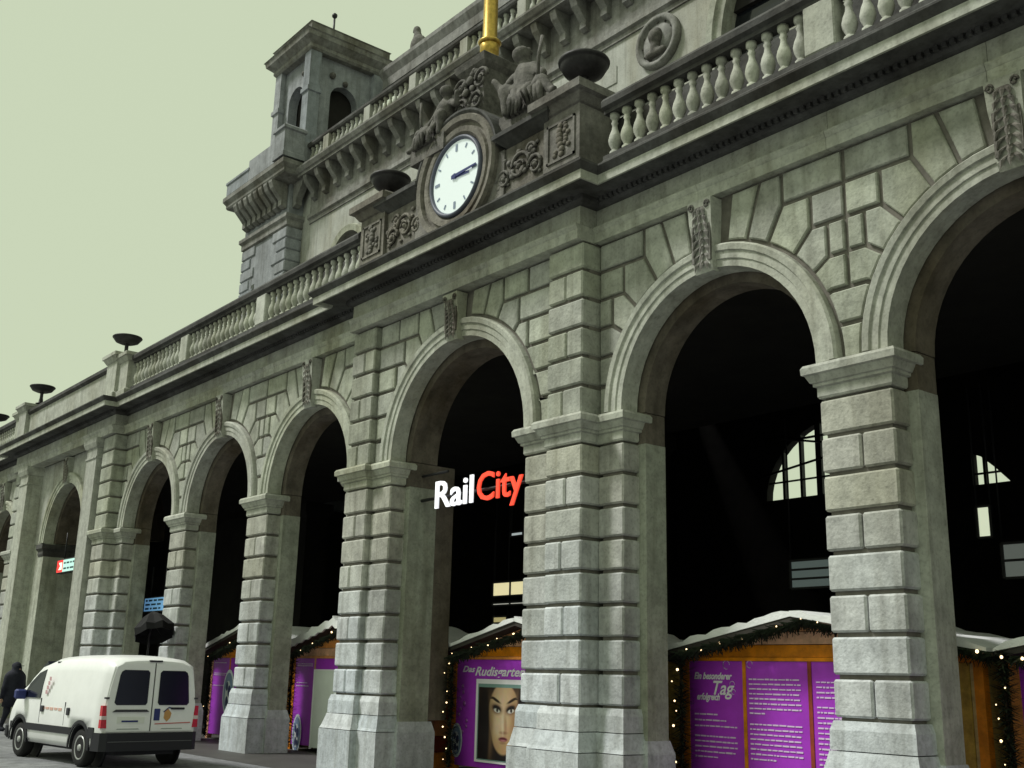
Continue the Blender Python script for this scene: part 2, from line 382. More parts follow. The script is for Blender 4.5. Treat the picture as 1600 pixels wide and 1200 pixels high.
RA = 1.71; ZS = ZI + .03
right_c = [-9.62, -5.20, -.78]; left_c = [-20.81, -25.22, -29.62]; far_c = [-43.88, -48.30]
# piers of the recessed parts
for cs in (right_c, left_c, far_c):
    for a, b in zip(cs, cs[1:]):
        lo, hi = min(a, b), max(a, b); pier(lo + RA, hi - RA)
half = [(XR, right_c[0] - RA, 0), (right_c[-1] + RA, right_c[-1] + RA + .95, 0), (left_c[0] + RA, XL, 1), (PXR, left_c[-1] - RA, 0), (far_c[0] + RA, PXL, 1), (far_c[-1] - RA - .95, far_c[-1] - RA, 0)]
for a, b, hid in half:
    lo, hi = min(a, b), max(a, b)
    p = MB(); p.box(lo - (0 if hid == 0 else .13), hi + (.13 if hid == 0 else 0), Y0 + .345, Y0 + .75, .9, ZI + .02); P = p.build('pier', VAULT, B)
    jb = MB(); jb.box(lo - .01 - (0 if hid == 0 else .125), hi + .01 + (.125 if hid == 0 else 0), Y0 + .34, Y0 + .755, .88, ZC0 - .02); jb.build('jamb_shaft', STONE, P)
    q = MB(); q.rect_profile(lo, hi + (.13 if hid == 0 else 0), Y0 + .34, Y0 + .75, [(.07, -.04), (.07, .70), (.02, .88)]); q.build('plinth_block', PALE, P)
    rust_column(lo, hi, Y0, Y0 + .36, P, split=False); plinth(lo, hi, Y0, Y0 + .33, P); capital(lo, hi, Y0, Y0 + .31, P)
# walls and stones over the arches
def wall_run(cs, xa, xb, r=RA):
    cs = sorted(cs); edges = [xa] + [(a + b) / 2 for a, b in zip(cs, cs[1:])] + [xb]
    for i, c in enumerate(cs):
        w = MB(); core_bay(w, c, r + .05, edges[i], edges[i + 1], Y0 + .05, Y0 + .74, ZS - .02, ZA + .02)
        O = w.build('arch_wall', JOINT, B)
        inner_orders(c, r, ZS, Y0, O); keystone(c, r, ZS, Y0, O)
        dress_arch_side(c, r, ZS, -1, edges[i], Y0, O, (0, 1) if i else ()); dress_arch_side(c, r, ZS, 1, edges[i + 1], Y0, O, (0, 1) if i < len(cs) - 1 else ())
        if i < len(cs) - 1:
            for k in (0, 1): rust_block('spandrel_block', arch_side(c, r, ZS, 1, k) + arch_side(cs[i + 1], r, ZS, -1, k)[::-1], Y0, Y0 + .07, O)
wall_run(right_c, XR, right_c[-1] + RA + .95)
wall_run(left_c, PXR, XL)
wall_run(far_c, far_c[-1] - RA - .95, PXL)

# central bay
CX = (XR + XL) / 2; RC = 1.93; ST = .80
w = MB(); core_bay(w, CX, RC + .05, XL + .02, XR - .02, Y1 + .05, Y1 + .95, ZS - .02, ZA + .02); O = w.build('arch_wall', JOINT, B)
inner_orders(CX, RC, ZS, Y1, O, .6); keystone(CX, RC, ZS, Y1 - .02, O)
dress_arch_side(CX, RC, ZS, -1, XL + ST, Y1, O); dress_arch_side(CX, RC, ZS, 1, XR - ST, Y1, O)
for sd in (-1, 1):
    xo = XR if sd > 0 else XL; xi = xo - sd * ST; xj = CX + sd * RC
    p = MB(); p.box(min(xi, xj - sd * .13), max(xi, xj - sd * .13), Y1 + .345, Y1 + 1.35, .9, ZI + .02); P = p.build('pier', VAULT, B)
    jb = MB(); jb.box(min(xi, xj - sd * .135), max(xi, xj - sd * .135), Y1 + .34, Y1 + .95, .88, ZC0 - .02); jb.build('jamb_shaft', STONE, P)
    q = MB(); q.rect_profile(min(xi, xj - sd * .13), max(xi, xj - sd * .13), Y1 + .34, Y1 + 1.0, [(.07, -.04), (.07, .70), (.02, .88)]); q.build('plinth_block', PALE, P)
    rust_column(min(xi, xj), max(xi, xj), Y1, Y1 + .36, P, split=False); plinth(min(xi, xj), max(xi, xj), Y1, Y1 + .33, P, .13); capital(min(xi, xj), max(xi, xj), Y1, Y1 + .31, P)
    rust_column(min(xo, xi), max(xo, xi), Y2, Y0 + .2, P); plinth(min(xo, xi), max(xo, xi), Y2, Y0 + .1, P, .15); capital(min(xo, xi), max(xo, xi), Y2, Y0 + .1, P, 1.05)
    rust_column(min(xo, xi), max(xo, xi), Y2, Y0 + .2, P, zs=ZJ, ma=STONE)

# end pavilion with smooth pilasters
PC = (PXR + PXL) / 2; RP = 1.80; ZP = ZI + .12
w = MB(); core_bay(w, PC, RP + .05, PXL + .9, PXR - .9, Y0 + .02, Y0 + .74, ZP - .02, ZA + .02); O = w.build('arch_wall', TRIM, B)
inner_orders(PC, RP, ZP, Y0 - .01, O, 2.2); keystone(PC, RP, ZP, Y0, O)
for sd in (-1, 1):
    xo = PXR if sd > 0 else PXL; xi = xo - sd * .92; xs0 = xi - sd * .16; xs1 = xs0 - sd * .86; xj = PC + sd * RP
    dpt = .8 if sd > 0 else 2.5
    p = MB(); p.box(min(xi, xj), max(xi, xj), Y0 + .02, Y0 + dpt, 0, ZP); P = p.build('pier', STONE, B)
    jb = MB(); jb.rect_profile(min(xj - sd * .02, xj - sd * .5), max(xj - sd * .02, xj + sd * .5), Y0 - .02, Y0 + 2.4, [(0, ZC0 + .1), (.02, ZC0 + .2), (.02, ZC0 + .28), (.08, ZC0 + .36), (.08, ZC0 + .5)]) if 0 else None
    cp = MB(); cp.rect_profile(min(xj, xj + sd * .5), max(xj, xj + sd * .5), Y0 + .01, Y0 + dpt - .1, [(0, ZC0 + .1), (.03, ZC0 + .18), (.03, ZC0 + .28), (.09, ZC0 + .36), (.09, ZC0 + .5)]); cp.build('impost_moulding', SOOT_SHADE, P)
    s_ = MB(); x0, x1 = min(xs0, xs1), max(xs0, xs1)
    s_.rect_profile(x0, x1, Y2 - .12, Y0 + .1, [(.1, -.04), (.1, .55), (.05, .62), (.05, .7), (0, .74), (0, ZA - .62), (.03, ZA - .60), (.03, ZA - .55), (.0, ZA - .54), (0, ZA - .30), (.05, ZA - .27), (.10, ZA - .14), (.10, ZA + .01)])
    s_.build('smooth_pilaster', TRIM, P)
    rust_column(min(xo, xi), max(xo, xi), Y2, Y0 + .2, P, split=False); plinth(min(xo, xi), max(xo, xi), Y2, Y0 + .1, P, .15); capital(min(xo, xi), max(xo, xi), Y2, Y0 + .1, P)
    rust_column(min(xo, xi), max(xo, xi), Y2, Y0 + .2, P, split=False, zs=ZJ, ma=STONE)
# barrel wall inside the pavilion passage
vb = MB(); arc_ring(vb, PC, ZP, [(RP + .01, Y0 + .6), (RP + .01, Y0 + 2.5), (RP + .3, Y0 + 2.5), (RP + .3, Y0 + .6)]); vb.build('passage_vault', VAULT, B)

# ------------------------------------------------------------------ entablature, swept along the plan of the front
XE, XW = 3.2, -52.0
PLAN = [(XE, Y0), (XR + .0, Y0), (XR, Y2), (XL, Y2), (XL, Y0), (PXR, Y0), (PXR, Y2), (PXL, Y2), (PXL, Y0), (XW, Y0)]
def sweep(mb, plan, prof, back=.35):
    """prof: closed list of (projection, z); plan runs towards -X with the street on its left side (-Y)"""
    n = len(plan); rings = []
    for i in range(n):
        p = Vector(plan[i]); d0 = (p - Vector(plan[i - 1])).normalized() if i else (Vector(plan[1]) - p).normalized()
        d1 = (Vector(plan[i + 1]) - p).normalized() if i < n - 1 else d0
        n0 = Vector((d0.y * -1, d0.x)); n1 = Vector((d1.y * -1, d1.x))       # left normal of (-1,0) is (0,-1)
        v = (n0 + n1) / (1 + n0.dot(n1))
        rings.append([(p.x + v.x * o, p.y + v.y * o, z) for o, z in prof])
    mb.rings(rings, True, False, True)
def cut_plan(plan, xa, xb):
    r = [(xa, None)]
    for p in plan:
        if xb < p[0] < xa: r.append(p)
    r.append((xb, None))
    def yat(x, eps):
        for a, b in zip(plan, plan[1:]):
            if a[0] != b[0] and b[0] - 1e-6 <= x + eps <= a[0] + 1e-6: return a[1]
        return Y0
    r[0] = (xa, yat(xa, -1e-4)); r[-1] = (xb, yat(xb, 1e-4)); return r
ARCHI = [(-.3, ZA), (.11, ZA), (.11, ZA + .155), (.12, ZA + .165), (.15, ZA + .22), (.15, ZA + .245), (-.3, ZA + .245)]
FRZ = [(-.3, ZA + .251), (.055, ZA + .251), (.055, ZA + .555), (-.3, ZA + .555)]
BED = [(-.3, ZA + .56), (.07, ZA + .56), (.12, ZA + .575), (.15, ZA + .62), (.15, ZA + .69), (.56, ZA + .70), (.56, ZA + .74), (-.3, ZA + .74)]
CORN = [(.563, ZA + .70), (.58, ZA + .64), (.64, ZA + .625), (.645, ZA + .765), (.563, ZA + .765)]
CYMA = [(-.3, ZA + .768), (.65, ZA + .768), (.67, ZA + .79), (.73, ZA + .86), (.73, ZA + .89), (.30, ZA + .96), (-.3, ZA + .96)]
ent = MB(); ent.box(XW, XE, Y0 + .28, Y0 + .74, ZA + .021, ZA + .95); ENT = ent.build('entablature', JOINT, B)
x = XE; cuts = []
stops = [XR + .002, XL - .002, PXR + .002, PXL - .002, XW]
for st in stops:
    n = max(1, round((x - st) / 2.2)); 
    for i in range(n): cuts.append((x + (st - x) * i / n, x + (st - x) * (i + 1) / n))
    x = st
for a, b in cuts:
    for nm, pr, mm in (('architrave_block', ARCHI, TRIM), ('frieze_block', FRZ, TRIM)):
        s_ = MB(); sweep(s_, cut_plan(PLAN, a - .003, b + .003), pr); s_.build(nm, mm, ENT)
for nm, pr, mm in (('bed_moulding', BED, SOOT_SHADE), ('cornice', CORN, TRIM), ('cyma_moulding', CYMA, SOOT_SHADE)):  # dark bed moulding paints in the shade under the corona
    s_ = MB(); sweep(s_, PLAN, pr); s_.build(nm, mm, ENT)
# dentils under the corona: too small to pick apart, one part
dn = MB()
for a, b in zip(PLAN, PLAN[1:]):
    if a[0] == b[0]: continue
    x = a[0] - .1
    while x > b[0] + .1:
        dn.box(x - .03, x + .03, a[1] - .21, a[1] - .14, ZA + .63, ZA + .694); x -= .105
o = dn.build('dentil_row', SOOT_SHADE, ENT); o['kind'] = 'stuff'

# ------------------------------------------------------------------ balustrades on the arcade
ZB0, ZB1, ZB2 = 9.52, 10.24, 10.50
bal = MB(); bal.lathe([(.085, 0), (.085, .07), (.05, .09), (.055, .11), (.095, .20), (.105, .27), (.085, .36), (.05, .45), (.042, .52), (.06, .56), (.045, .58), (.05, .62), (.08, .65), (.08, .72)], 0, 0, 0, 10)
bal_proto = None
def balustrade(xa, xb, peds, y=Y0 - .22):
    global bal_proto
    r = MB(); lo, hi = min(xa, xb), max(xa, xb)
    r.rings([[(lo, y - a, z), (lo, y + a, z), (hi, y + a, z), (hi, y - a, z)] for a, z in [(.16, ZA + .97), (.16, ZB0 - .10), (.13, ZB0 - .07), (.13, ZB0)]])
    Bb = r.build('balustrade', SOOT_SHADE, B)
    t = MB(); t.rings([[(lo, y - a, z), (lo, y + a, z), (hi, y + a, z), (hi, y - a, z)] for a, z in [(.11, ZB1), (.11, ZB1 + .06), (.17, ZB1 + .1), (.18, ZB1 + .19), (.13, ZB2)]]); t.build('handrail', SOOT_SHADE, Bb)
    es = [lo] + sorted(sum([[p - .24, p + .24] for p in peds], [])) + [hi]
    for p in peds: MB().cbox(p - .235, p + .235, y - .14, y + .14, ZB0 + .002, ZB1 - .002, .02).build('balustrade_pedestal', TRIM, Bb)
    for a, b in zip(es[::2], es[1::2]):
        n = max(1, round((b - a) / .27))
        for i in range(n):
            xx = a + (b - a) * (i + .5) / n
            if bal_proto is None: bal_proto = bal.build('baluster', TRIM, Bb); c = bal_proto
            else: c = link_copy(bal_proto, Bb)
            c.location = (xx, y, ZB0); c.rotation_euler = (0, 0, random.random() * 3)
balustrade(XR + .45, XE - .1, [-7.4, -3.0])
balustrade(XL - .02, PXR + .75, [-23.0, -27.42])

# pavilion parapet
pp = MB(); pp.box(PXL + .7, PXR - .7, Y2 - .05, Y2 + .35, ZA + .962, 10.3); PP = pp.build('pavilion_parapet', TRIM, B)
c_ = MB(); c_.rect_profile(PXL + .6, PXR - .6, Y2 - .06, Y2 + .36, [(.02, 10.302), (.09, 10.36), (.09, 10.46), (0, 10.5)]); c_.build('parapet_coping', SOOT_SHADE, PP)
def pedestal(x, y, w, z1, par, d=None):
    d = d or w
    p = MB(); p.rect_profile(x - w / 2, x + w / 2, y - d / 2, y + d / 2, [(.06, ZA + .965), (.06, ZB0 - .05), (0, ZB0), (0, z1 - .28), (.03, z1 - .26), (.10, z1 - .14), (.14, z1 - .12), (.14, z1 - .02), (.05, z1)])
    return p.build('parapet_pedestal', TRIM, par)
for x in (PXR - .45, PXL + .45): pedestal(x, Y2 + .22, .82, 10.72, PP)
pedestal(PXR + .3, Y0 - .1, .7, 10.6, PP); pedestal(PXL - .3, Y0 - .1, .7, 10.6, PP)
balustrade(PXL - .72, XW + .2, [-46.1])

# ------------------------------------------------------------------ attic with clock over the central bay
at = MB(); at.box(XL + .95, XR - .95, Y2 + .04, Y0 + .5, ZA + .962, 10.58); AT = at.build('clock_attic', ATTIC, B)
ab = MB(); ab.rect_profile(XL + .05, XR - .05, Y2 - .02, Y0 + .45, [(.06, ZA + .965), (.06, 9.60), (.03, 9.66), (.0, 9.70)]); ab.build('attic_base', SOOT_SHADE, AT)
for a_, b_ in ((XL + .9, CX - 1.38), (CX + 1.38, XR - .9)):
    cp = MB(); cp.rect_profile(a_, b_, Y2 + .03, Y0 + .5, [(.0, 10.582), (.05, 10.62), (.16, 10.72), (.2, 10.74), (.2, 10.82), (.08, 10.86)]); cp.build('attic_coping', SOOT_SHADE, AT)
def scroll(c, cx, cz, y, s, sd, turns=1.6):
    pts = []
    for i in range(26):
        t = i / 25; a = t * turns * 2 * math.pi; rr = s * (1 - .82 * t); pts.append((cx + sd * rr * math.cos(a), y - .02, cz + rr * math.sin(a)))
    c.tube(pts, [.035 * (1 - .4 * i / 25) for i in range(26)], 5); c.ball((cx, y - .02, cz), .05, 7, 5)
for sd in (-1, 1):
    xo = XR - .5 if sd > 0 else XL + .5
    e = MB(); e.rect_profile(xo - .44, xo + .44, Y2 - .03, Y0 + .4, [(0, 9.701), (0, 10.66), (.04, 10.68), (.12, 10.80), (.2, 10.83), (.2, 10.97), (.12, 11.01), (.03, 11.08)]); E_ = e.build('attic_pedestal', ATTIC, AT)
    f = MB()
    for a, b, c0, d in ((-.34, .34, 9.80, 9.84), (-.34, .34, 10.46, 10.50), (-.34, -.30, 9.8, 10.5), (.30, .34, 9.8, 10.5)): f.box(xo + a, xo + b, Y2 - .055, Y2 - .031, c0, d)
    f.build('panel_frame', ATTIC, E_)
    cv = MB()
    for i in range(7): cv.ball((xo + random.uniform(-.03, .03), Y2 - .05, 9.9 + i * .085), .075 - .006 * abs(i - 3), 7, 5, (1.1, .6, 1))
    for i in range(10): cv.ball((xo + random.choice((-1, 1)) * random.uniform(.09, .2), Y2 - .04, 9.92 + i * .055), .045, 6, 4, (1.3, .6, 1))
    cv.build('carved_relief', ATTIC, E_)
    cv = MB(); xc = CX + sd * 1.75
    scroll(cv, xc, 10.12, Y2 + .03, .27, sd); scroll(cv, xc - sd * .42, 10.0, Y2 + .03, .18, -sd); scroll(cv, xc + sd * .42, 10.0, Y2 + .03, .2, -sd); scroll(cv, xc + .3 * sd, 10.32, Y2 + .03, .13, sd)
    for i in range(26): cv.ball((xc + random.uniform(-.6, .6), Y2 + .02, random.uniform(9.84, 10.42)), random.uniform(.03, .06), 6, 4, (1.4, .6, 1))
    cv.build('scroll_relief', ATTIC, AT)
# round stone surround
CZk, CR = 10.52, .71
sr = MB(); sr.lathe([(CR + .08, .3), (CR + .08, -.14), (CR + .14, -.19), (CR + .24, -.20), (CR + .26, -.14), (CR + .33, -.14), (CR + .35, -.22), (CR + .45, -.24), (CR + .48, -.18), (CR + .48, .38)], CX, Y2 + .1, CZk, 40, 'y', False); SR = sr.build('clock_surround', ATTIC, AT)
sh = MB(); sh.box(CX - 1.35, CX + 1.35, Y2 + .0, Y0 + .4, 9.701, 10.57); sh.build('clock_block', ATTIC, AT)
hood = MB(); arc_ring(hood, CX, CZk, [(CR + .485, Y2 + .4), (CR + .485, Y2 - .08), (CR + .53, Y2 - .12), (CR + .57, Y2 - .12), (CR + .57, Y2 + .4)], 24, R(8), R(172)); hood.build('clock_hood', SOOT_SHADE, AT)
# the clock itself
K = tag(empty('facade_clock', (CX, Y2 - .03, CZk)), 'round white clock with blue hands in the stone attic above the RailCity arch', 'clock')
DIAL = mat('clock_dial_backlit', (.70, .77, .78), .4, emit=(.72, .84, .80), estr=.12)  # white enamel with a slight glow added to brighten it
BEZ = mat('clock_bezel', (.10, .11, .15), .5)
BLUE = mat('clock_blue_paint', (.03, .04, .16), .5)
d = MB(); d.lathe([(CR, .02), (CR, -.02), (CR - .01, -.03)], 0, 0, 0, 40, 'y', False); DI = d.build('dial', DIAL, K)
z = MB(); z.lathe([(CR, .1), (CR + .06, .1), (CR + .075, -.06), (CR + .04, -.09), (CR + .005, -.06), (CR, .0)], 0, 0, 0, 40, 'y'); z.build('bezel', BEZ, K)
def hand(ang, L, w0, name):
    h = MB(); a = R(ang); u = Vector((math.sin(a), 0, math.cos(a))); v = Vector((math.cos(a), 0, -math.sin(a)))
    P = [u * -.10 + v * w0, u * L + v * w0 * .45, u * L - v * w0 * .45, u * -.10 - v * w0]
    yy = -.05 if name == 'hour_hand' else -.065
    h.prism([(p.x, p.z) for p in P], yy, yy + .01); h.build(name, BLUE, K)
hand(97, .42, .045, 'hour_hand'); hand(88, .64, .036, 'minute_hand')
for i in range(12):
    a = R(30 * i); t = MB(); u = Vector((math.sin(a), 0, math.cos(a))); v = Vector((math.cos(a), 0, -math.sin(a)))
    r0, r1 = (.50, .64) if i % 3 == 0 else (.55, .64); ww = .028 if i % 3 == 0 else .016
    P = [u * r0 + v * ww, u * r1 + v * ww, u * r1 - v * ww, u * r0 - v * ww]; t.prism([(p.x, p.z) for p in P], -.042, -.035); t.build('hour_mark', mat('faded_mark', (.22, .27, .36), .6), DI)
hub = MB(); hub.lathe([(.05, -.07), (.05, -.03)], 0, 0, 0, 12, 'y'); hub.build('hand_hub', BLUE, K)

# ------------------------------------------------------------------ sculptures and gilded mast above the clock
cart = MB(); cart.rect_profile(CX - .36, CX + .36, Y2 + .25, Y2 + 1.0, [(.1, 10.9), (.1, 11.75), (.0, 11.85), (0, 12.75), (.08, 12.85), (.12, 12.98), (.02, 13.06)])
CT = tag(cart.build('mast_pedestal', STAT), 'weathered stone pedestal above the clock carrying the gilded mast', 'pedestal')
cv = MB()
for sd in (-1, 1): scroll(cv, CX + sd * .3, 12.5, Y2 + .22, .22, sd); scroll(cv, CX + sd * .24, 12.05, Y2 + .18, .2, -sd)
for i in range(16): cv.ball((CX + random.uniform(-.3, .3), Y2 + .2, random.uniform(11.8, 12.75)), random.uniform(.05, .1), 7, 5, (1.2, .7, 1))
cv.build('carved_cartouche', STAT, CT)
gp = MB(); gp.lathe([(.24, 0), (.25, .05), (.17, .10), (.15, .2), (.185, .24), (.19, .42), (.16, .47), (.145, .52), (.14, 1.6), (.13, 3.2), (.05, 3.3)], CX, Y2 + .62, 13.06, 18)
GP = tag(gp.build('gilded_mast', GOLD), 'gold painted flag mast rising above the clock sculpture', 'mast')
rg = MB(); rg.lathe([(.2, 0), (.23, .04), (.2, .08)], CX, Y2 + .62, 13.5, 18); rg.build('mast_collar', GOLD, GP)

def seated_figure(name, sd, label):
    """reclining draped stone figure on the shoulder of the clock hood; sd=+1 sits right of the clock"""
    o = empty(name, (CX + (1.2 if sd > 0 else -.42), Y2 + (.4 if sd > 0 else .14), 11.25 if sd > 0 else 11.55)); o.scale = (1.0,) * 3 if sd > 0 else (.78,) * 3; tag(o, label, 'statue')
    f = lambda x, y, z: (sd * x, y, z)
    hip = f(.45, 0, .28); ch = f(.28, -.02, .82); nk = f(.22, -.05, 1.08); hd = f(.2, -.1, 1.27)
    b = limb(hip, ch, .27, .25) + limb(ch, nk, .2, .09) + [(hd, .18), (f(.2, -.18, 1.24), .11)]
    b += limb(f(.48, -.14, .26), f(.05, -.34, .5), .17, .14) + limb(f(.05, -.34, .5), f(.1, -.36, .05), .12, .08)
    b += limb(f(.5, -.12, .26), f(1.0, -.3, .32), .17, .13) + limb(f(1.0, -.3, .32), f(1.3, -.3, .0), .12, .08) + [(f(1.38, -.36, -.02), .08)]
    b += limb(f(.02, -.06, .92), f(-.28, -.14, .72), .10, .08) + limb(f(-.28, -.14, .72), f(-.42, -.24, .95), .08, .06)
    b += limb(f(.5, -.06, .92), f(.78, -.1, .66), .10, .08) + limb(f(.78, -.1, .66), f(.86, -.3, .42), .08, .06)
    meta_mesh('body', b, STAT, o, .06)
    dr = MB()
    for i in range(9):
        t = i / 8; dr.tube([f(.2 + .8 * t, -.30 - .05 * math.sin(i * 1.7), .42 - .1 * t), f(.3 + .75 * t, -.42 + .04 * math.sin(i), .18), f(.25 + .85 * t, -.40, -.12)], [.07, .08, .05], 6)
    dr.build('drapery', STAT, o)
    rk = MB(); rk.box(min(sd * -.1, sd * 1.3), max(sd * -.1, sd * 1.3), -.35, .35, -.45, .02); rk.build('seat_slab', STAT, o)
    hr = MB()
    for i in range(14): hr.ball((sd * .2 + random.uniform(-.1, .1), -.06 + random.uniform(-.02, .08), 1.33 + random.uniform(-.06, .05)), .055, 6, 4)
    hr.build('hair', STAT, o)
    at_ = MB(); at_.tube([f(.9, -.3, .2), f(.95, -.34, .8), f(1.0, -.3, 1.2)], .035, 6); at_.build('attribute', STAT, o)
seated_figure('seated_statue', -1, 'weathered stone figure reclining on the left shoulder of the clock hood')
seated_figure('seated_statue', 1, 'weathered stone figure reclining on the right shoulder of the clock hood')

# dark bowls standing on the pedestals
def bowl(x, y, z, r, label, st=0., fl=1.):
    o = tag(empty('bowl_lamp', (x, y, z)), label, 'bowl', 'dark shallow bowls on the parapet pedestals')
    b = MB(); b.lathe([(r_, st + .14 + (h_ - .14) * fl) for r_, h_ in [(.02, .14), (r * .45, .16), (r * .78, .24), (r * .93, .36), (r * .94, .40), (r, .41), (r * 1.02, .45), (r * .98, .48), (r * .9, .48), (r * .7, .40), (r * .3, .3), (.01, .28)]], 0, 0, 0, 28); b.build('bowl', BOWL, o)
    s_ = MB(); s_.lathe([(r * .4, 0), (r * .4, .03), (r * .2, .06), (r * .13, .1 + st * .5), (r * .13, .1 + st), (r * .24, .165 + st)], 0, 0, 0, 16); s_.build('stem', BOWL, o)
bowl(XR - .38, Y0 + .0, 11.08, .43, 'black stone bowl on the right pedestal of the clock attic', .14, .95)
bowl(XL + .5, Y0 - .02, 11.08, .42, 'black stone bowl left of the clock on the attic pedestal', .1, .9)
bowl(PXR - .6, Y2 + .22, 10.72, .43, 'dark bowl on the pedestal where the long left balustrade ends', .28, .7)
bowl(PXL + .95, Y2 + .22, 10.72, .43, 'small dark bowl second from the left edge against the sky', .28, .7)
bowl(-46.1, Y0 - .2, 10.55, .43, 'dark bowl cut off by the left edge of the picture', .28, .7)

# ------------------------------------------------------------------ terrace, hall interior (dark), far lunette window
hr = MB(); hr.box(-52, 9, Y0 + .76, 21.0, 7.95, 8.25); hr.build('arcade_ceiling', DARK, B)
tw = MB(); tw.box(-22.4, XL + .3, Y0 + .55, Y0 + .75, 9.21, 10.72); tw.build('gap_shade_backing', SOOT_SHADE, B)  # added dark backing so the gaps between the balusters look shaded
tw = MB(); tw.box(XR - .3, XE - .3, Y0 + .55, Y0 + .75, 9.21, 10.72); tw.build('gap_shade_backing', SOOT_SHADE, B)  # same added backing behind the right-hand balusters
tr = MB(); tr.box(-52, 9, Y0 + .76, 20.98, 8.26, 9.2); tr.build('terrace', SOOT_SHADE, B)
YF = 45.0; LX, LZ, LA, LB_ = -30.4, 10.55, 4.75, 3.75
fw_ = MB(); fw_.box(-42, -40, YF, YF + .5, 0, 20); fw_.box(-25, -24.15, YF, YF + .5, 0, 20); fw_.box(-22.5, 9.5, YF, YF + .5, 0, 20); fw_.box(-40, -25, YF, YF + .5, 0, LZ); fw_.box(-24.15, -22.5, YF, YF + .5, 0, 10.1)
el = [(LX - LA * math.cos(math.pi * i / 24), LZ + LB_ * math.sin(math.pi * i / 24)) for i in range(25)]
fw_.prism([(-40, LZ)] + el[:13] + [(LX, 20), (-40, 20)], YF, YF + .5); fw_.prism(el[12:] + [(-25, LZ), (-25, 20), (LX, 20)], YF, YF + .5)
fw_.prism([(-24.15, 11.5), (-23.7, 11.3), (-23.1, 10.75), (-22.5, 10.1), (-22.5, 20), (-24.15, 20)], YF, YF + .5)
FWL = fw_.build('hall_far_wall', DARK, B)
IRON = mat('black_iron', (.02, .02, .022), .5)
fr = MB(); ni = 9
for i in range(1, ni):
    x = LX - LA + 2 * LA * i / ni; zt = LZ + LB_ * math.sqrt(max(0, 1 - ((x - LX) / LA) ** 2)); w = .16 if i % 3 == 0 else .07
    fr.box(x - w, x + w, YF + .05, YF + .3, LZ, zt)
fr.box(-23.7, -23.58, YF + .1, YF + .2, 10.1, 11.4); fr.box(-24.15, -22.8, YF + .1, YF + .2, 10.55, 10.63); fr.box(LX - LA, LX + LA, YF + .1, YF + .2, LZ + .85, LZ + .93); fr.box(LX - LA, LX + LA, YF + .1, YF + .2, LZ + 2.9, LZ + 3.0)
fr.tube([(LX - LA, YF - .3, LZ + 1.2), (LX + 3, YF - .3, LZ + 2.3)], .06); fr.tube([(LX - LA + .3, YF - .35, LZ + 3.2), (LX + 3, YF - .35, LZ + 1.6)], .06)
fr.build('lunette_frame', IRON, FWL)
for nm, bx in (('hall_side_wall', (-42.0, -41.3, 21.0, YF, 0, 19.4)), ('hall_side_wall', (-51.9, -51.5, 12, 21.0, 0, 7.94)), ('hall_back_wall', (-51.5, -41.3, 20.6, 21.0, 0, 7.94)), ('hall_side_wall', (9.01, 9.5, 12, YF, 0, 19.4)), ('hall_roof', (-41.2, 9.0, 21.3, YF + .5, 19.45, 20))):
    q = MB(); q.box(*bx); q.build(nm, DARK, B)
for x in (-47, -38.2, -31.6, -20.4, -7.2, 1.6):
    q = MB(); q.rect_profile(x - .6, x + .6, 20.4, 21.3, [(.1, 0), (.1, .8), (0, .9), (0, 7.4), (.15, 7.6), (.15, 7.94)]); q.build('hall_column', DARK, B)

# ------------------------------------------------------------------ main hall front behind the terrace
YW = 21.0; TXR, TXL = -41.0, -45.2
MW = MB()
BAX, BAR, BAZ = -13.6, 3.75, 18.4; WX = [-37.0]
MW.box(-41.2, -38.3, YW, YW + .6, 8.3, 23.0)
core = [(-38.3, 19.0 - 1.25)]
MW.box(-38.3, 9, YW, YW + .6, 8.3, 14)
MW.box(-35.6, BAX - BAR - .3, YW, YW + .6, 14, 23); MW.box(BAX + BAR + .3, 9, YW, YW + .6, 14, 23)
core_bay(MW, -36.95, 1.25, -38.3, -35.6, YW, YW + .6, 17.75, 23); core_bay(MW, BAX, BAR, BAX - BAR - .3, BAX + BAR + .3, YW, YW + .6, BAZ, 23.0)
MW.box(-38.3, -38.2, YW, YW + .6, 14, 17.75); MW.box(-35.7, -35.6, YW, YW + .6, 14, 17.75)
MWO = MW.build('main_hall_wall', WALL2, B)
gl = MB(); gl.box(-38.2, -35.7, YW + .4, YW + .45, 14, 19.1); gl.build('window_pane', GLASSD, MWO)
gl = MB(); gl.box(BAX - BAR, BAX + BAR, YW + .45, YW + .5, 14, BAZ + BAR); gl.build('window_pane', GLASSD, MWO)
ar = MB(); arc_ring(ar, -36.95, 17.75, [(1.25, YW + .2), (1.25, YW - .06), (1.5, YW - .1), (1.55, YW + .02)]); ar.build('window_arch', TRIM, MWO)
ar = MB(); arc_ring(ar, BAX, BAZ, [(BAR - .02, YW + .3), (BAR - .02, YW - .08), (BAR + .2, YW - .12), (BAR + .22, YW - .2), (BAR + .42, YW - .22), (BAR + .45, YW + .02)], 36); ar.build('great_arch_moulding', TRIM, MWO)
for x in (BAX - 1.35, BAX + .1, BAX + 1.5):
    ml = MB(); ml.box(x - .32, x + .32, YW + .02, YW + .4, 14, BAZ + math.sqrt(BAR ** 2 - (abs(x - BAX) + .32) ** 2)); ml.build('window_mullion', TRIM, MWO)
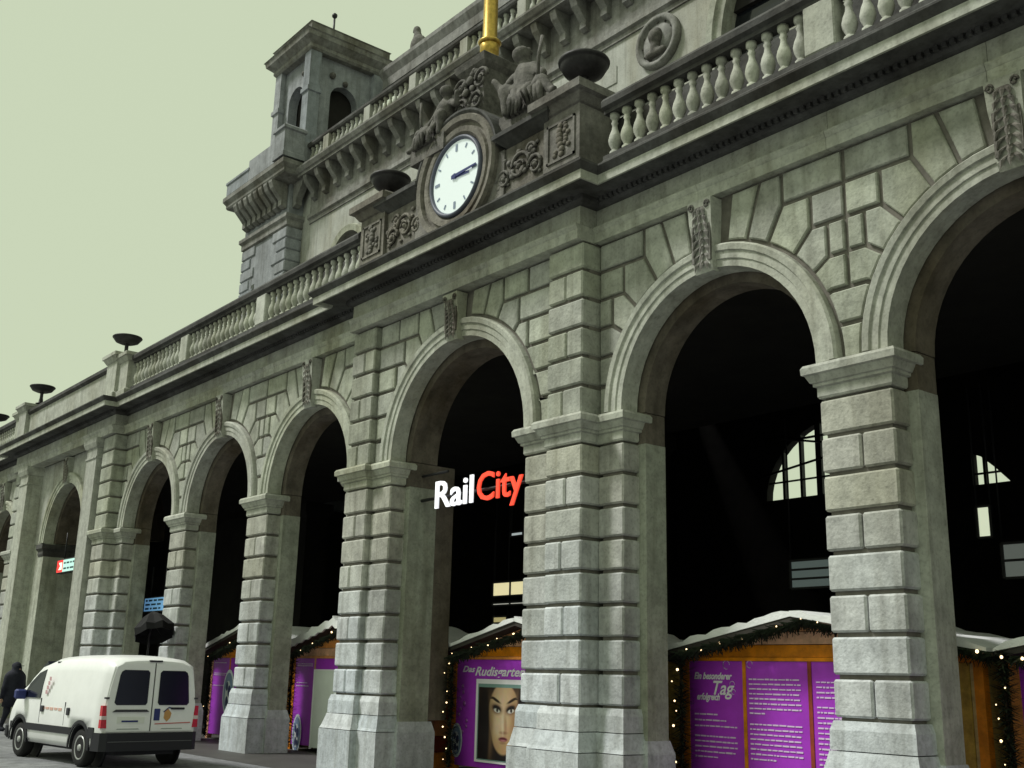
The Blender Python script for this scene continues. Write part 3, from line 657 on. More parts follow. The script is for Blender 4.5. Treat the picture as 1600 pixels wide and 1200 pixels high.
# hints of masonry courses on the hall wall
for i in range(14):
    for j, x in enumerate([-34.6 + 2.2 * k + (i % 2) * 1.1 for k in range(8)]):
        if x + 2.2 > BAX - BAR - 1.0: continue
        z0 = 14.2 + i * .6
        if z0 > 20.0: continue
        if abs(x + 1.1 + 19.6) < 2.1 and abs(z0 + .3 - 19.45) < 1.3: continue
        q = MB(); q.cbox(x + .01, x + 2.19, YW - .03, YW + .1, z0 + .008, z0 + .592, .012); q.build('wall_block', WALL2, MWO)
# medallion
md = MB(); md.lathe([(.01, -.08), (.55, -.08), (.56, -.05), (.64, -.05), (.66, -.16), (.78, -.18), (.84, -.10), (.84, .05)], -19.65, YW - .03, 19.55, 30, 'y'); MD = md.build('medallion', UTRIM, MWO)
bust = MB(); mx_, my_, mz_ = -19.65, YW - .14, 19.55
bl = limb((mx_ - .02, my_ - .02, mz_ + .18), (mx_ - .02, my_ - .02, mz_ + .02), .2, .16) + [((mx_ + .1, my_ - .1, mz_ + .1), .06), ((mx_ + .08, my_ - .08, mz_ - .02), .07)] + limb((mx_ - .02, my_, mz_ - .05), (mx_ - .05, my_, mz_ - .25), .12, .15) + limb((mx_ - .3, my_, mz_ - .38), (mx_ + .25, my_, mz_ - .38), .14, .12) + [((mx_ - .14 + .05 * i, my_, mz_ + .34 - .02 * abs(i - 2)), .09) for i in range(5)]
bo_ = meta_mesh('portrait_relief', bl, STAT, MD, .05)
for i in range(12):
    a = 2 * math.pi * i / 12; bust.ball((mx_ + .6 * math.cos(a), my_ + .06, mz_ + .6 * math.sin(a)), .045, 6, 4)
bust.build('bead_ring', STAT, MD)
# string course, brackets, cornice, upper balustrade
def run_profile(name, xa, xb, y, prof, ma, par):
    q = MB(); q.rings([[(x, y - o, z) for o, z in prof] for x in (xa, xb)], True); return q.build(name, ma, par)
XB1 = TXR + .0
for xa_, xb_ in ((XB1 + .7, BAX - BAR - .46), (BAX + BAR + .46, 9)): run_profile('string_course', xa_, xb_, YW, [(-.1, 20.35), (.06, 20.35), (.06, 20.5), (.16, 20.56), (.16, 20.72), (.05, 20.80), (-.1, 20.8)], UTRIM, MWO)
for xa_, xb_ in ((XB1 + .7, BAX - BAR - .46), (BAX + BAR + .46, 9)): run_profile('upper_frieze', xa_, xb_, YW, [(-.1, 20.81), (.04, 20.81), (.04, 22.3), (-.1, 22.3)], UTRIM, MWO)
run_profile('upper_cornice', XB1 + .7, 9, YW, [(-.2, 22.31), (.75, 22.31), (.75, 22.42), (.82, 22.46), (.9, 22.62), (.9, 22.70), (.5, 22.78), (-.2, 22.78)], UTRIM, MWO)
x = XB1 + 1.2; br0 = None
while x < 2:
    if br0 is None:
        q = MB(); q.rings([[(-.14, .0, z), (.14, .0, z), (.14, -p, z), (-.14, -p, z)] for p, z in ((.08, -1.0), (.22, -.92), (.22, -.7), (.35, -.55), (.58, -.3), (.66, -.1), (.66, -.01))]); br0 = q.build('bracket', UTRIM, MWO); c = br0
    else: c = link_copy(br0, MWO)
    c.location = (x, YW - .03, 22.31); x += .95
def upper_balustrade(xa, xb, y, z0, par):
    q = MB(); q.box(xa, xb, y - .15, y + .15, z0, z0 + .25); UB = q.build('upper_balustrade', TRIM, par)
    q = MB(); q.rings([[(xx, y - a, z) for a, z in ((-.16, z0 + 1.02), (.16, z0 + 1.02), (.2, z0 + 1.1), (.2, z0 + 1.2), (-.2, z0 + 1.2))] for xx in (xa, xb)], True); q.build('handrail', SOOT_SHADE, UB)
    L = xb - xa; n = int(L / .36)
    for i in range(n):
        xx = xa + (i + .5) * L / n
        if i % 9 == 4:
            q = MB(); q.box(xx - .22, xx + .22, y - .2, y + .2, z0 + .252, z0 + 1.018); q.build('balustrade_pedestal', WALL2, UB); continue
        c = link_copy(bal_proto, UB, (xx, y, z0 + .251)); c.scale = (1.15, 1.15, 1.06)
upper_balustrade(TXR + .8, 4, YW - .25, 22.781, MWO)
# upper block set back
YU = 25.0; UX = -39.2
ub = MB(); ub.box(UX, 9, YU, YU + 8, 20.0, 27.6); UBK = ub.build('upper_block', WALL2, B)
q = MB(); q.rect_profile(UX, 9, YU, YU + 8, [(.02, 26.9), (.15, 27.0), (.15, 27.5), (.4, 27.75), (.9, 27.9), (.9, 28.35), (1.05, 28.7), (1.05, 28.9), (.2, 29.2)]); q.build('upper_block_cornice', UTRIM, UBK)
q = MB(); q.rect_profile(UX + 1, 8, YU + 1, YU + 7, [(0, 29.1), (0, 29.6)]); q.build('attic_wall', WALL2, UBK)
# roof statue
so = tag(empty('roof_statue', (-38.9, YU + .2, 29.15)), 'small eagle like stone statue on the roof edge right of the tower', 'statue')
meta_mesh('body', limb((0, 0, .2), (0, 0, 1.0), .3, .38) + limb((0, 0, 1.0), (-.15, 0, 1.75), .3, .16) + [((-.2, 0, 1.9), .2), ((-.42, 0, 1.9), .1)] + limb((.15, 0, 1.2), (.9, .1, .3), .25, .1) + limb((-.3, 0, 1.1), (-.75, -.1, .1), .12, .1), STAT, so, .09)
q = MB(); q.box(-.8, 1.0, -.5, .5, -.12, .15); q.build('base', STAT, so)

# ------------------------------------------------------------------ tower
YT = YW - .7
TW = MB(); TW.box(TXL, TXR, YT, YT + 5.7, 8.3, 23.1); TWO = TW.build('corner_tower', TOWER, B)
q = MB(); q.box(-44.1, -43.8, YT - .01, YT + .1, 15.5, 18.4); q.build('slit_window', GLASSD, TWO)
for i in range(16):
    z0 = 12.0 + i * .52
    if z0 > 20: break
    for sd, xx in ((1, TXR), (-1, TXL)):
        L = 1.25 if i % 2 else .85
        q = MB(); q.cbox(min(xx + sd * .06, xx - sd * L), max(xx + sd * .06, xx - sd * L), YT - .06, YT + .72, z0 + .02, z0 + .5, .04); q.build('quoin_block', TOWER, TWO)
q = MB(); q.rect_profile(TXL, TXR, YT, YT + 5.7, [(.02, 20.3), (.1, 20.36), (.1, 20.6), (.2, 20.7), (.2, 20.86), (.02, 20.9)]); q.build('tower_string_course', UTRIM, TWO)
q = MB(); q.rect_profile(TXL, TXR, YT, YT + 5.7, [(.0, 22.3), (.7, 22.42), (.75, 22.5), (.75, 22.62), (.88, 22.8), (.88, 23.0), (.3, 23.1)]); q.build('tower_cornice', UTRIM, TWO)
for i in range(8):
    c = link_copy(br0, TWO, (TXL + .35 + i * (TXR - TXL - .7) / 7, YT - .02, 22.36)); c.scale = (1.1, 1.2, 1.15)
for i in range(5):
    c = link_copy(br0, TWO, (TXR + .02, YT + .3 + i * 1.1, 22.36)); c.rotation_euler = (0, 0, R(90)); c.scale = (1.1, 1.2, 1.15)
    c = link_copy(br0, TWO, (TXL - .02, YT + .3 + i * 1.1, 22.36)); c.rotation_euler = (0, 0, R(-90)); c.scale = (1.1, 1.2, 1.15)
# gallery parapet with round holes and corner volutes
q = MB(); z0 = 23.1
q.box(TXL + 1.5, TXR + .7, YT - .80, YT - .6, z0, z0 + 1.0); q.box(TXR + .52, TXR + .76, YT - .55, YT + 4, z0, z0 + 1.0)
q.rect_profile(TXR - .1, TXR + .83, YT - .88, YT + .1, [(.04, z0), (.04, z0 + .2), (0, z0 + .25), (0, z0 + 1.25), (.08, z0 + 1.3), (.08, z0 + 1.42), (0, z0 + 1.5)])
q.build('gallery_parapet', TOWER, TWO)
BXL = -43.9
vo = MB(); vo.rect_profile(TXL - .72, TXL + 1.52, YT - .80, YT - .6, [(0, z0), (0, z0 + .5), (.05, z0 + .55), (.05, z0 + .65), (0, z0 + .7)]); vo.build('corner_panel', TOWER, TWO)
vo = MB()
pts_o = [(TXL - .7, z0), (TXL - .72, z0 + 1.15), (TXL - .2, z0 + 1.3), (TXL + .45, z0 + 1.7), (TXL + .95, z0 + 2.3), (BXL + .1, z0 + 3.1), (BXL + .1, z0 + 1.7), (TXL + .8, z0 + 1.15), (TXL + .3, z0 + .9), (TXL - .35, z0 + .8), (TXL - .35, z0)]
vo.prism(pts_o, YT + 1.2, YT + 1.55); vo.build('corner_volute', TOWER, TWO)
# belfry
BX0, BX1, BY0, BY1 = -43.9, -41.05, YT + .65, YT + 4.0; ZB = 23.0; ZE = 29.0
bf = MB()
def face_wall(mb, x0, x1, y0, y1, axis):
    a, b = (x0, x1) if axis == 'x' else (y0, y1); c = (a + b) / 2; r = .70; zs = 27.15; t = .45
    def pr(poly, k0, k1):
        n = len(poly)
        f = (lambda u, k, z: (u, k, z)) if axis == 'x' else (lambda u, k, z: (k, u, z))
        mb.add([f(u, k0, z) for u, z in poly] + [f(u, k1, z) for u, z in poly], [list(range(n)), list(range(2 * n - 1, n - 1, -1))] + [(i, i + n, (i + 1) % n + n, (i + 1) % n) for i in range(n)])
    arc = [(c - r * math.cos(math.pi * i / 12), zs + r * math.sin(math.pi * i / 12)) for i in range(13)]
    k0, k1 = (y0, y1) if axis == 'x' else (x0, x1)
    pr([(a, ZB), (c - r, ZB), (c - r, zs), (a, zs)], k0, k1); pr([(c + r, ZB), (b, ZB), (b, zs), (c + r, zs)], k0, k1)
    pr([(a, zs)] + arc[:7] + [(c, ZE), (a, ZE)], k0, k1); pr(arc[6:] + [(b, zs), (b, ZE), (c, ZE)], k0, k1)
    pr([(c - r, ZB), (c + r, ZB), (c + r, 24.4), (c - r, 24.4)], k0 + .05, k1 - .05)
face_wall(bf, BX0, BX1, BY0, BY0 + .45, 'x'); face_wall(bf, BX0, BX1, BY1 - .45, BY1, 'x')
face_wall(bf, BX1 - .45, BX1, BY0 + .451, BY1 - .451, 'y'); face_wall(bf, BX0, BX0 + .45, BY0 + .451, BY1 - .451, 'y')
BF = bf.build('belfry', TOWER, B)
q = MB(); q.box(BX0 + .5, BX1 - .5, BY0 + .5, BY1 - .5, ZB, ZE - .2); q.build('belfry_interior', DARK, BF)
for (px, py) in ((BX0, BY0), (BX1, BY0), (BX1, BY1), (BX0, BY1)):
    q = MB(); q.rect_profile(px - .28, px + .28, py - .28, py + .28, [(.12, ZB), (.12, 24.2), (.02, 24.3), (0, 24.4), (0, 26.9), (.07, 26.95), (.07, 27.15), (0, 27.2), (0, ZE - .01)]); q.build('corner_pilaster', TOWER, BF)
q = MB(); q.rect_profile(BX0, BX1, BY0, BY1, [(.30, ZE), (.38, ZE + .1), (.38, ZE + .25), (.66, ZE + .5), (.70, ZE + .7), (.76, ZE + .75), (.5, ZE + .81), (.42, ZE + .82), (.42, ZE + 1.25), (.48, ZE + 1.3), (.3, ZE + 1.4)]); q.build('belfry_cornice', UTRIM, BF)
q = MB(); q.rect_profile(BX0, BX1, BY0, BY1, [(.25, ZE + 1.39), (-1.6, ZE + 1.8)]); q.build('belfry_roof', ROOFM, BF)
q = MB(); q.tube([((BX0 + BX1) / 2, (BY0 + BY1) / 2, ZE + 1.9), ((BX0 + BX1) / 2, (BY0 + BY1) / 2, ZE + 3.3)], .05); q.ball(((BX0 + BX1) / 2, (BY0 + BY1) / 2, ZE + 3.35), .14); q.build('roof_finial', IRON, BF)
for sd, ax in ((0, 'y'), (1, 'x')):
    q = MB()
    if ax == 'y': q.ball((BX1 + .08, BY0 + 1.0, 28.2), .16); q.ball((BX1 + .08, (BY0 + BY1) / 2, 28.0), .14)
    else: q.ball((BX0 + 2.2, BY0 - .06, 28.2), .14)
    q.build('rosette', STAT, BF)
# small terrace block beneath the belfry
q = MB(); q.rect_profile(BX0 - .3, BX1 + .3, BY0 - .3, BY1 + .3, [(0, 23.05), (0, 23.5), (-.2, 23.6)]); q.build('belfry_base', UTRIM, BF)


# ------------------------------------------------------------------ illuminated signs in the arches
WHITE_L = mat('lit_white_letters', (.9, .9, .92), .4, emit=(.92, .94, 1), estr=.36)
RED_L = mat('lit_red_letters', (.7, .06, .03), .4, emit=(1, .07, .035), estr=.36)
def fit_text(o, x0, x1):
    xs = [v.co.x for v in o.data.vertices]; a, b = min(xs), max(xs)
    for v in o.data.vertices: v.co.x = x0 + (v.co.x - a) * (x1 - x0) / (b - a)
SG = tag(empty('illuminated_sign', (0, 0, 0)), 'glowing RailCity sign in white and red letters hanging in the central arch', 'sign')
t = text_mesh('white_letters', 'Rail', .70, WHITE_L, SG, front_mtx(0, 11.5, 4.61), .015, .007); fit_text(t, -16.43, -15.30)
t = text_mesh('red_letters', 'City', .70, RED_L, SG, front_mtx(0, 11.5, 4.61), .015, .006); fit_text(t, -15.18, -13.94)
q = MB(); q.tube([(-17.3, 11.6, 4.82), (-13.2, 11.6, 4.82)], .03); q.tube([(-17.3, 11.6, 5.28), (-16.2, 11.6, 5.28)], .025); q.build('support_rail', IRON, SG)
def lightbox(name, x0, x1, y, z0, z1, col, es, label, lines=3, red=None):
    o = tag(empty(name, ((x0 + x1) / 2, y, z0)), label, 'sign'); w = (x1 - x0) / 2; h = z1 - z0
    q = MB(); q.cbox(-w - .04, w + .04, .0, .16, -.04, h + .04, .02); q.build('casing', IRON, o)
    q = MB(); q.box(-w, w, -.006, .004, 0, h); P = q.build('lit_panel', mat(name + '_panel', col, .4, emit=col, estr=es), o)
    if red:
        q = MB(); q.box(-w, -w + red, -.014, -.008, 0, h); q.build('red_field', mat('red_field', (.6, .02, .02), .4, emit=(.9, .03, .03), estr=.45), o)
        q = MB(); q.prism([(-w + red * .35, h * .2), (-w + red * .62, h * .5), (-w + red * .35, h * .8), (-w + red * .9, h * .8), (-w + red * .9, h * .2)], -.02, -.015); q.build('white_mark', mat('lit_mark', (.9, .85, .7), .4, emit=(1, .9, .6), estr=.5), o)
    q = MB()
    for i in range(lines):
        zz = h * (i + .6) / (lines + .2); x = -w + (red or 0) + .1
        while x < w - .15:
            l_ = random.uniform(.12, .4); q.box(x, min(x + l_, w - .06), -.012, -.008, zz - h * .07, zz + h * .07); x += l_ + .09
    if q.v: q.build('printed_lines', mat('print_dark', (.03, .07, .09), .5), o)
    for sx_ in (-.7, .7): b = MB(); b.tube([(w * sx_, .08, h + .04), (w * sx_, .08, h + .9)], .02); b.build('hanger', IRON, o)
    return o
lightbox('station_sign', -37.6, -35.1, 11.45, 4.60, 4.98, (.45, .75, .68), .25, 'small lit sign with red end and pale green lines in the leftmost smooth arch', 2, .55)
lightbox('blue_sign', -31.7, -30.3, 12.2, 3.24, 3.6, (.16, .36, .62), .2, 'pale blue lit sign in the arch above the white van', 3)

# ------------------------------------------------------------------ things glimpsed in the dark hall
def hall_panel(name, x0, x1, y, z0, z1, col, es, label, cat, nv=1, nh=0):
    o = tag(empty(name, ((x0 + x1) / 2, y, z0)), label, cat); w = (x1 - x0) / 2; h = z1 - z0
    for i in range(nv):
        a = -w + 2 * w * i / nv + .03; b = -w + 2 * w * (i + 1) / nv - .03
        q = MB(); q.box(a, b, 0, .03, .03, h - .03); q.build('pane', mat(name + '_glow', col, .4, emit=col, estr=es), o)
    q = MB()
    for i in range(nv + 1): x = -w + 2 * w * i / nv; q.box(x - .03, x + .03, -.03, .06, 0, h)
    for zz in [0, h] + [h * (i + 1) / (nh + 1) for i in range(nh)]: q.box(-w, w, -.026, .056, zz - .025, zz + .025)
    q.build('frame', IRON, o)
    for sx_ in (-1, 1): q = MB(); q.tube([(w * sx_, .02, h), (w * sx_, .02, 7.96 - z0)], .02); q.build('hanger', IRON, o)
hall_panel('lit_window', -28.05, -26.3, 22, 4.12, 4.56, (.82, .74, .42), .38, 'pair of yellow lit panes in the dark hall under the RailCity sign', 'window', 2)
hall_panel('light_strip', -28.05, -26.3, 22, 3.84, 3.92, (.8, .8, .7), .2, 'thin pale light strip just below the yellow lit panes', 'light', 2)
hall_panel('lamp_box', -28.0, -27.3, 22, 3.3, 3.5, (.75, .65, .3), .18, 'small yellow lamp box above the roof of the portrait poster hut', 'lamp')
hall_panel('hanging_lamp', -27.2, -26.6, 22, 5.95, 6.08, (.7, .8, .8), .2, 'small grey lit strip hanging under the red City letters', 'lamp')
hall_panel('glass_board', -16.4, -15.0, 21.8, 3.85, 4.5, (.10, .13, .12), .25, 'grey glass board hanging left of the right rusticated pier', 'board', 1, 2)
hall_panel('narrow_sign', -11.78, -11.48, 22, 4.70, 5.35, (.75, .82, .6), .35, 'narrow bright upright sign in the dark rightmost arch', 'sign')
hall_panel('picture_board', -11.3, -9.9, 22, 3.85, 4.55, (.15, .17, .15), .22, 'grey picture board hanging at the right edge of the picture', 'board', 1, 1)

# ------------------------------------------------------------------ market huts
PURP = mat('purple_panel', (.38, .04, .56), .45, noise=.12, scale=2.5)
ORNG = mat('orange_stained_wood', (.66, .26, .07), .6, noise=.3, bump=.3, rnd=.12, scale=5)
BROWNW = mat('red_brown_wood', (.26, .045, .02), .6, noise=.3, scale=5)
OCHRE = mat('ochre_wood', (.46, .32, .10), .65, noise=.35, bump=.3, rnd=.15, scale=6)
SNOW = mat('white_snow_cover', (.82, .84, .84), .8, noise=.06, bump=.4, scale=5)
FELT = mat('dark_roof_felt', (.05, .045, .04), .85, noise=.2, scale=4)
PINK = mat('pale_lilac_print', (.72, .55, .80), .5)
WPR = mat('white_print', (.82, .80, .86), .5)
FIR = mat('fir_green', (.022, .032, .018), .7, noise=.5, scale=30, rnd=.2)
BULB = mat('warm_bulb', (1, .8, .5), .4, emit=(1, .72, .38), estr=1.6)
TWIG = mat('twig_brown', (.05, .03, .02), .8)
def garland(pts, r, label, nb=520, bulbs=12, group='fir garlands on the market huts'):
    pts = [Vector((p[0] * .973, p[1], p[2])) for p in pts]; bulbs = int(bulbs * .75); seg = [(pts[i + 1] - pts[i]).length for i in range(len(pts) - 1)]; L = sum(seg)
    def at(t):
        d = t * L
        for i, s_ in enumerate(seg):
            if d <= s_ or i == len(seg) - 1: return pts[i].lerp(pts[i + 1], min(1, d / s_)), (pts[i + 1] - pts[i]).normalized()
            d -= s_
    m_ = MB()
    for i in range(int(nb * L * 1.0)):
        c, d = at(random.random()); v = Vector((random.gauss(0, 1), random.gauss(0, 1), random.gauss(0, 1)))
        v -= d * v.dot(d); v.normalize()
        if abs(d.x) > .5 and v.z > .25: v.z *= -.6
        c = c + v * r * .15 * random.random(); tip = c + v * r * random.uniform(.5, 1.35) + d * random.uniform(-.07, .07); w = v.cross(d) * .016
        m_.add([c - w, c + w, tip + w * .4, tip - w * .4], [(0, 1, 2, 3)])
    G = tag(m_.build('garland', FIR), label, 'garland', group)
    st = MB(); st.tube([at(i / 14)[0] for i in range(15)], .02, 5); st.build('stem', TWIG, G)
    for i in range(bulbs):
        c, d = at((i + random.uniform(.2, .8)) / bulbs); v = Vector((random.uniform(-.6, .6), -1, random.uniform(-.5, .5))).normalized(); v -= d * v.dot(d)
        b = MB(); b.ball(c + v * r * .8, .008 + .014 * random.random() ** 2, 6, 4); b.build('light_bulb', BULB, G)
    return G
def hut(x0, x1, xr, zr, ze, panels, label, ochre=None, scallop=False, yf=12.7, yb=15.2, snow=1., ins=.22):
    o = tag(empty('market_hut', ((x0 + x1) / 2, yf, 0)), label, 'market hut'); cx = (x0 + x1) / 2
    X = lambda x: x - cx
    wx0, wx1 = x0 + ins, x1 - ins
    def zr_at(x): return zr - (zr - ze) * (abs(x - xr) / ((xr - x0) if x < xr else (x1 - xr)))
    q = MB(); q.box(X(wx0), X(wx1), .04, yb - yf, .1, 2.0); q.build('wall', OCHRE, o)
    # gable boards
    zb = 2.04; n = 3
    for i in range(n):
        z0 = zb + i * .17; z1 = z0 + .16
        def xat(z, sd):
            t = (zr - .08 - z) / (zr - ze); return xr - t * (xr - x0) if sd < 0 else xr + t * (x1 - xr)
        if z0 > zr - .1: break
        z1 = min(z1, zr - .09); a0, b0 = max(xat(z0, -1), wx0), min(xat(z0, 1), wx1); a1, b1 = max(xat(z1, -1), wx0), min(xat(z1, 1), wx1)
        q = MB(); q.prism([(X(a0), z0), (X(b0), z0), (X(b1), z1), (X(a1), z1)], -.01 + .006 * (i % 2), .05); q.build('gable_board', ORNG, o)
    q = MB(); q.box(X(wx0), X(wx1), -.035, .03, 1.985, 2.035); q.build('head_rail', ORNG, o)
    for xx in (wx0 + .05, wx1 - .05): q = MB(); q.box(X(xx) - .06, X(xx) + .06, -.03, .09, 0, 2.0); q.build('corner_post', ORNG, o)
    pans = []
    for i, (a, b) in enumerate(panels):
        q = MB(); q.box(X(a) + .025, X(b) - .025, -.02, .03, .12, 1.98); pans.append(q.build('purple_panel', PURP, o))
        q = MB(); q.box(X(b) - .03, X(b) + .03, -.03, .05, .1, 1.984); q.build('panel_batten', BROWNW if i % 2 else ORNG, o)
    if ochre:
        a, b = ochre; n = max(2, round((b - a) / .16))
        for i in range(n):
            q = MB(); q.cbox(X(a) + (b - a) * i / n + .004, X(a) + (b - a) * (i + 1) / n - .004, -.02, .03, .1, 1.98, .008); q.build('plank', OCHRE, o)
    # roof slabs and snow
    for sd, xe in ((-1, x0), (1, x1)):
        q = MB(); q.prism([(X(xr), zr - .07), (X(xe), ze - .07), (X(xe), ze), (X(xr), zr)], -.28, yb - yf + .2); q.build('roof_slab', FELT, o)
        n = 16; s_ = MB(); top = []; low = []
        for i in range(n + 1):
            t = i / n; x = xr + (xe - xr) * t; z = zr + (ze - zr) * t + .004
            h = (.05 + .05 * random.random()) * snow * (1 if t < .97 else .4)
            top.append((X(x), z + h))
            low.append((X(x), z - (.075 * abs(math.sin(i * math.pi / 2 + .4)) + .02 if scallop and i < n else 0)))
        if scallop:
            fr = top + low[::-1]; s_.prism(fr, -.33, -.285)
            s_.prism(top + [(X(xe), ze + .003), (X(xr), zr + .003)], -.284, yb - yf + .15)
        else: s_.prism(top + [(X(xe), ze + .003), (X(xr), zr + .003)], -.31 + random.uniform(0, .02), yb - yf + .15)
        s_.build('snow_cover', SNOW, o)
    return o, pans, cx
def lines(o, name, x0, x1, rows, ma, y=-.024, h=.012):
    q = MB()
    for z, fr in rows:
        x = x0; xe = x0 + (x1 - x0) * fr
        while x < xe - .02:
            l_ = min(random.uniform(.03, .13), xe - x); q.box(x, x + l_, y - .003, y, z - h * random.uniform(.7, 1), z + h * random.uniform(.6, 1)); x += l_ + .014
    b_ = q.build(name, ma, o); b_['kind'] = 'stuff'; return b_

# hut with the text panels
h, pans, hx = hut(-11.75, -6.66, -9.38, 2.56, 2.10, [(-11.46, -10.40), (-10.40, -9.30), (-9.30, -8.2), (-8.2, -7.36)], 'market hut with three purple text panels behind the second arch from the right', (-7.33, -6.9), snow=1.1)
X = lambda x: x - hx
SCR = lambda txt, x, z, size, w=None: text_mesh('script_title', txt, size, WPR, h, front_mtx(X(x), -.025, z), .001, .004, .35)
t = SCR('Ein besonderer', -11.33, 1.73, .13); fit_text(t, X(-11.33), X(-10.62))
t = SCR('Tag', -11.05, 1.52, .27); fit_text(t, X(-10.97), X(-10.58))
t = SCR('erfolgreich', -11.3, 1.44, .13); fit_text(t, X(-11.28), X(-10.85))
lines(h, 'printed_text', X(-11.33), X(-10.55), [(1.24, .55), (1.16, .75), (1.08, 1), (.94, 1), (.87, 1), (.80, 1), (.73, .98), (.66, .55)], PINK)
rows = [(1.74 - .065 * i, 1 if i != 7 else .3) for i in range(8)] + [(1.14 - .065 * i, 1 if i != 7 else .5) for i in range(8)] + [(.54 - .065 * i, 1 if i < 5 else .8) for i in range(6)]
lines(h, 'printed_text', X(-10.32), X(-9.45), rows, PINK)
lines(h, 'printed_text', X(-9.20), X(-8.35), [(1.72 - .065 * i, 1) for i in range(4)] + [(1.40 - .065 * i, 1) for i in range(12)] + [(.55 - .065 * i, 1) for i in range(5)], PINK)
q = MB()
for cx_, cz_, r_ in ((-10.72, 1.93, .06), (-10.30, 1.94, .05), (-10.62, 1.66, .045), (-10.6, 1.56, .035)):
    q.tube([(X(cx_) + r_ * math.cos(a * .5), -.024, cz_ + r_ * math.sin(a * .5)) for a in range(11)], .006, 4)
q.build('printed_curls', PINK, h)
# right hut
h2, _, hx2 = hut(-6.58, -1.6, -4.1, 2.56, 2.10, [(-6.47, -5.1), (-5.1, -4.0), (-4.0, -2.9), (-2.9, -1.95)], 'market hut cut off by the right edge of the picture', ins=.03)
X = lambda x: x - hx2
t = text_mesh('script_title', 'Ein Tag', .2, WPR, h2, front_mtx(X(-6.1), -.025, 1.45), .001, .004, .35)
lines(h2, 'printed_text', X(-6.1), X(-5.3), [(1.2 - .065 * i, 1) for i in range(9)], PINK)
# hut with portrait poster
h3, _, hx3 = hut(-17.5, -12.9, -15.2, 2.62, 2.10, [(-17.22, -15.0), (-15.0, -13.15)], 'market hut with a portrait poster behind the RailCity arch')
X = lambda x: x - hx3
t = text_mesh('script_title', 'Das', .15, WPR, h3, front_mtx(X(-17), -.025, 1.76), .001, .004, .35); fit_text(t, X(-17.0), X(-16.62))
t = text_mesh('script_title', 'Rudisgarten', .22, WPR, h3, front_mtx(X(-16.6), -.025, 1.70), .001, .005, .35); fit_text(t, X(-16.62), X(-15.2))
q = MB()
for i in range(9): q.lathe([(.03 + .02 * random.random(), 0), (.01, -.002)], X(-16.95) + random.uniform(-.15, .15), -.022, .7 + i * .1, 8, 'y')
q.build('printed_flakes', mat('lilac_flake', (.42, .14, .5), .5), h3)
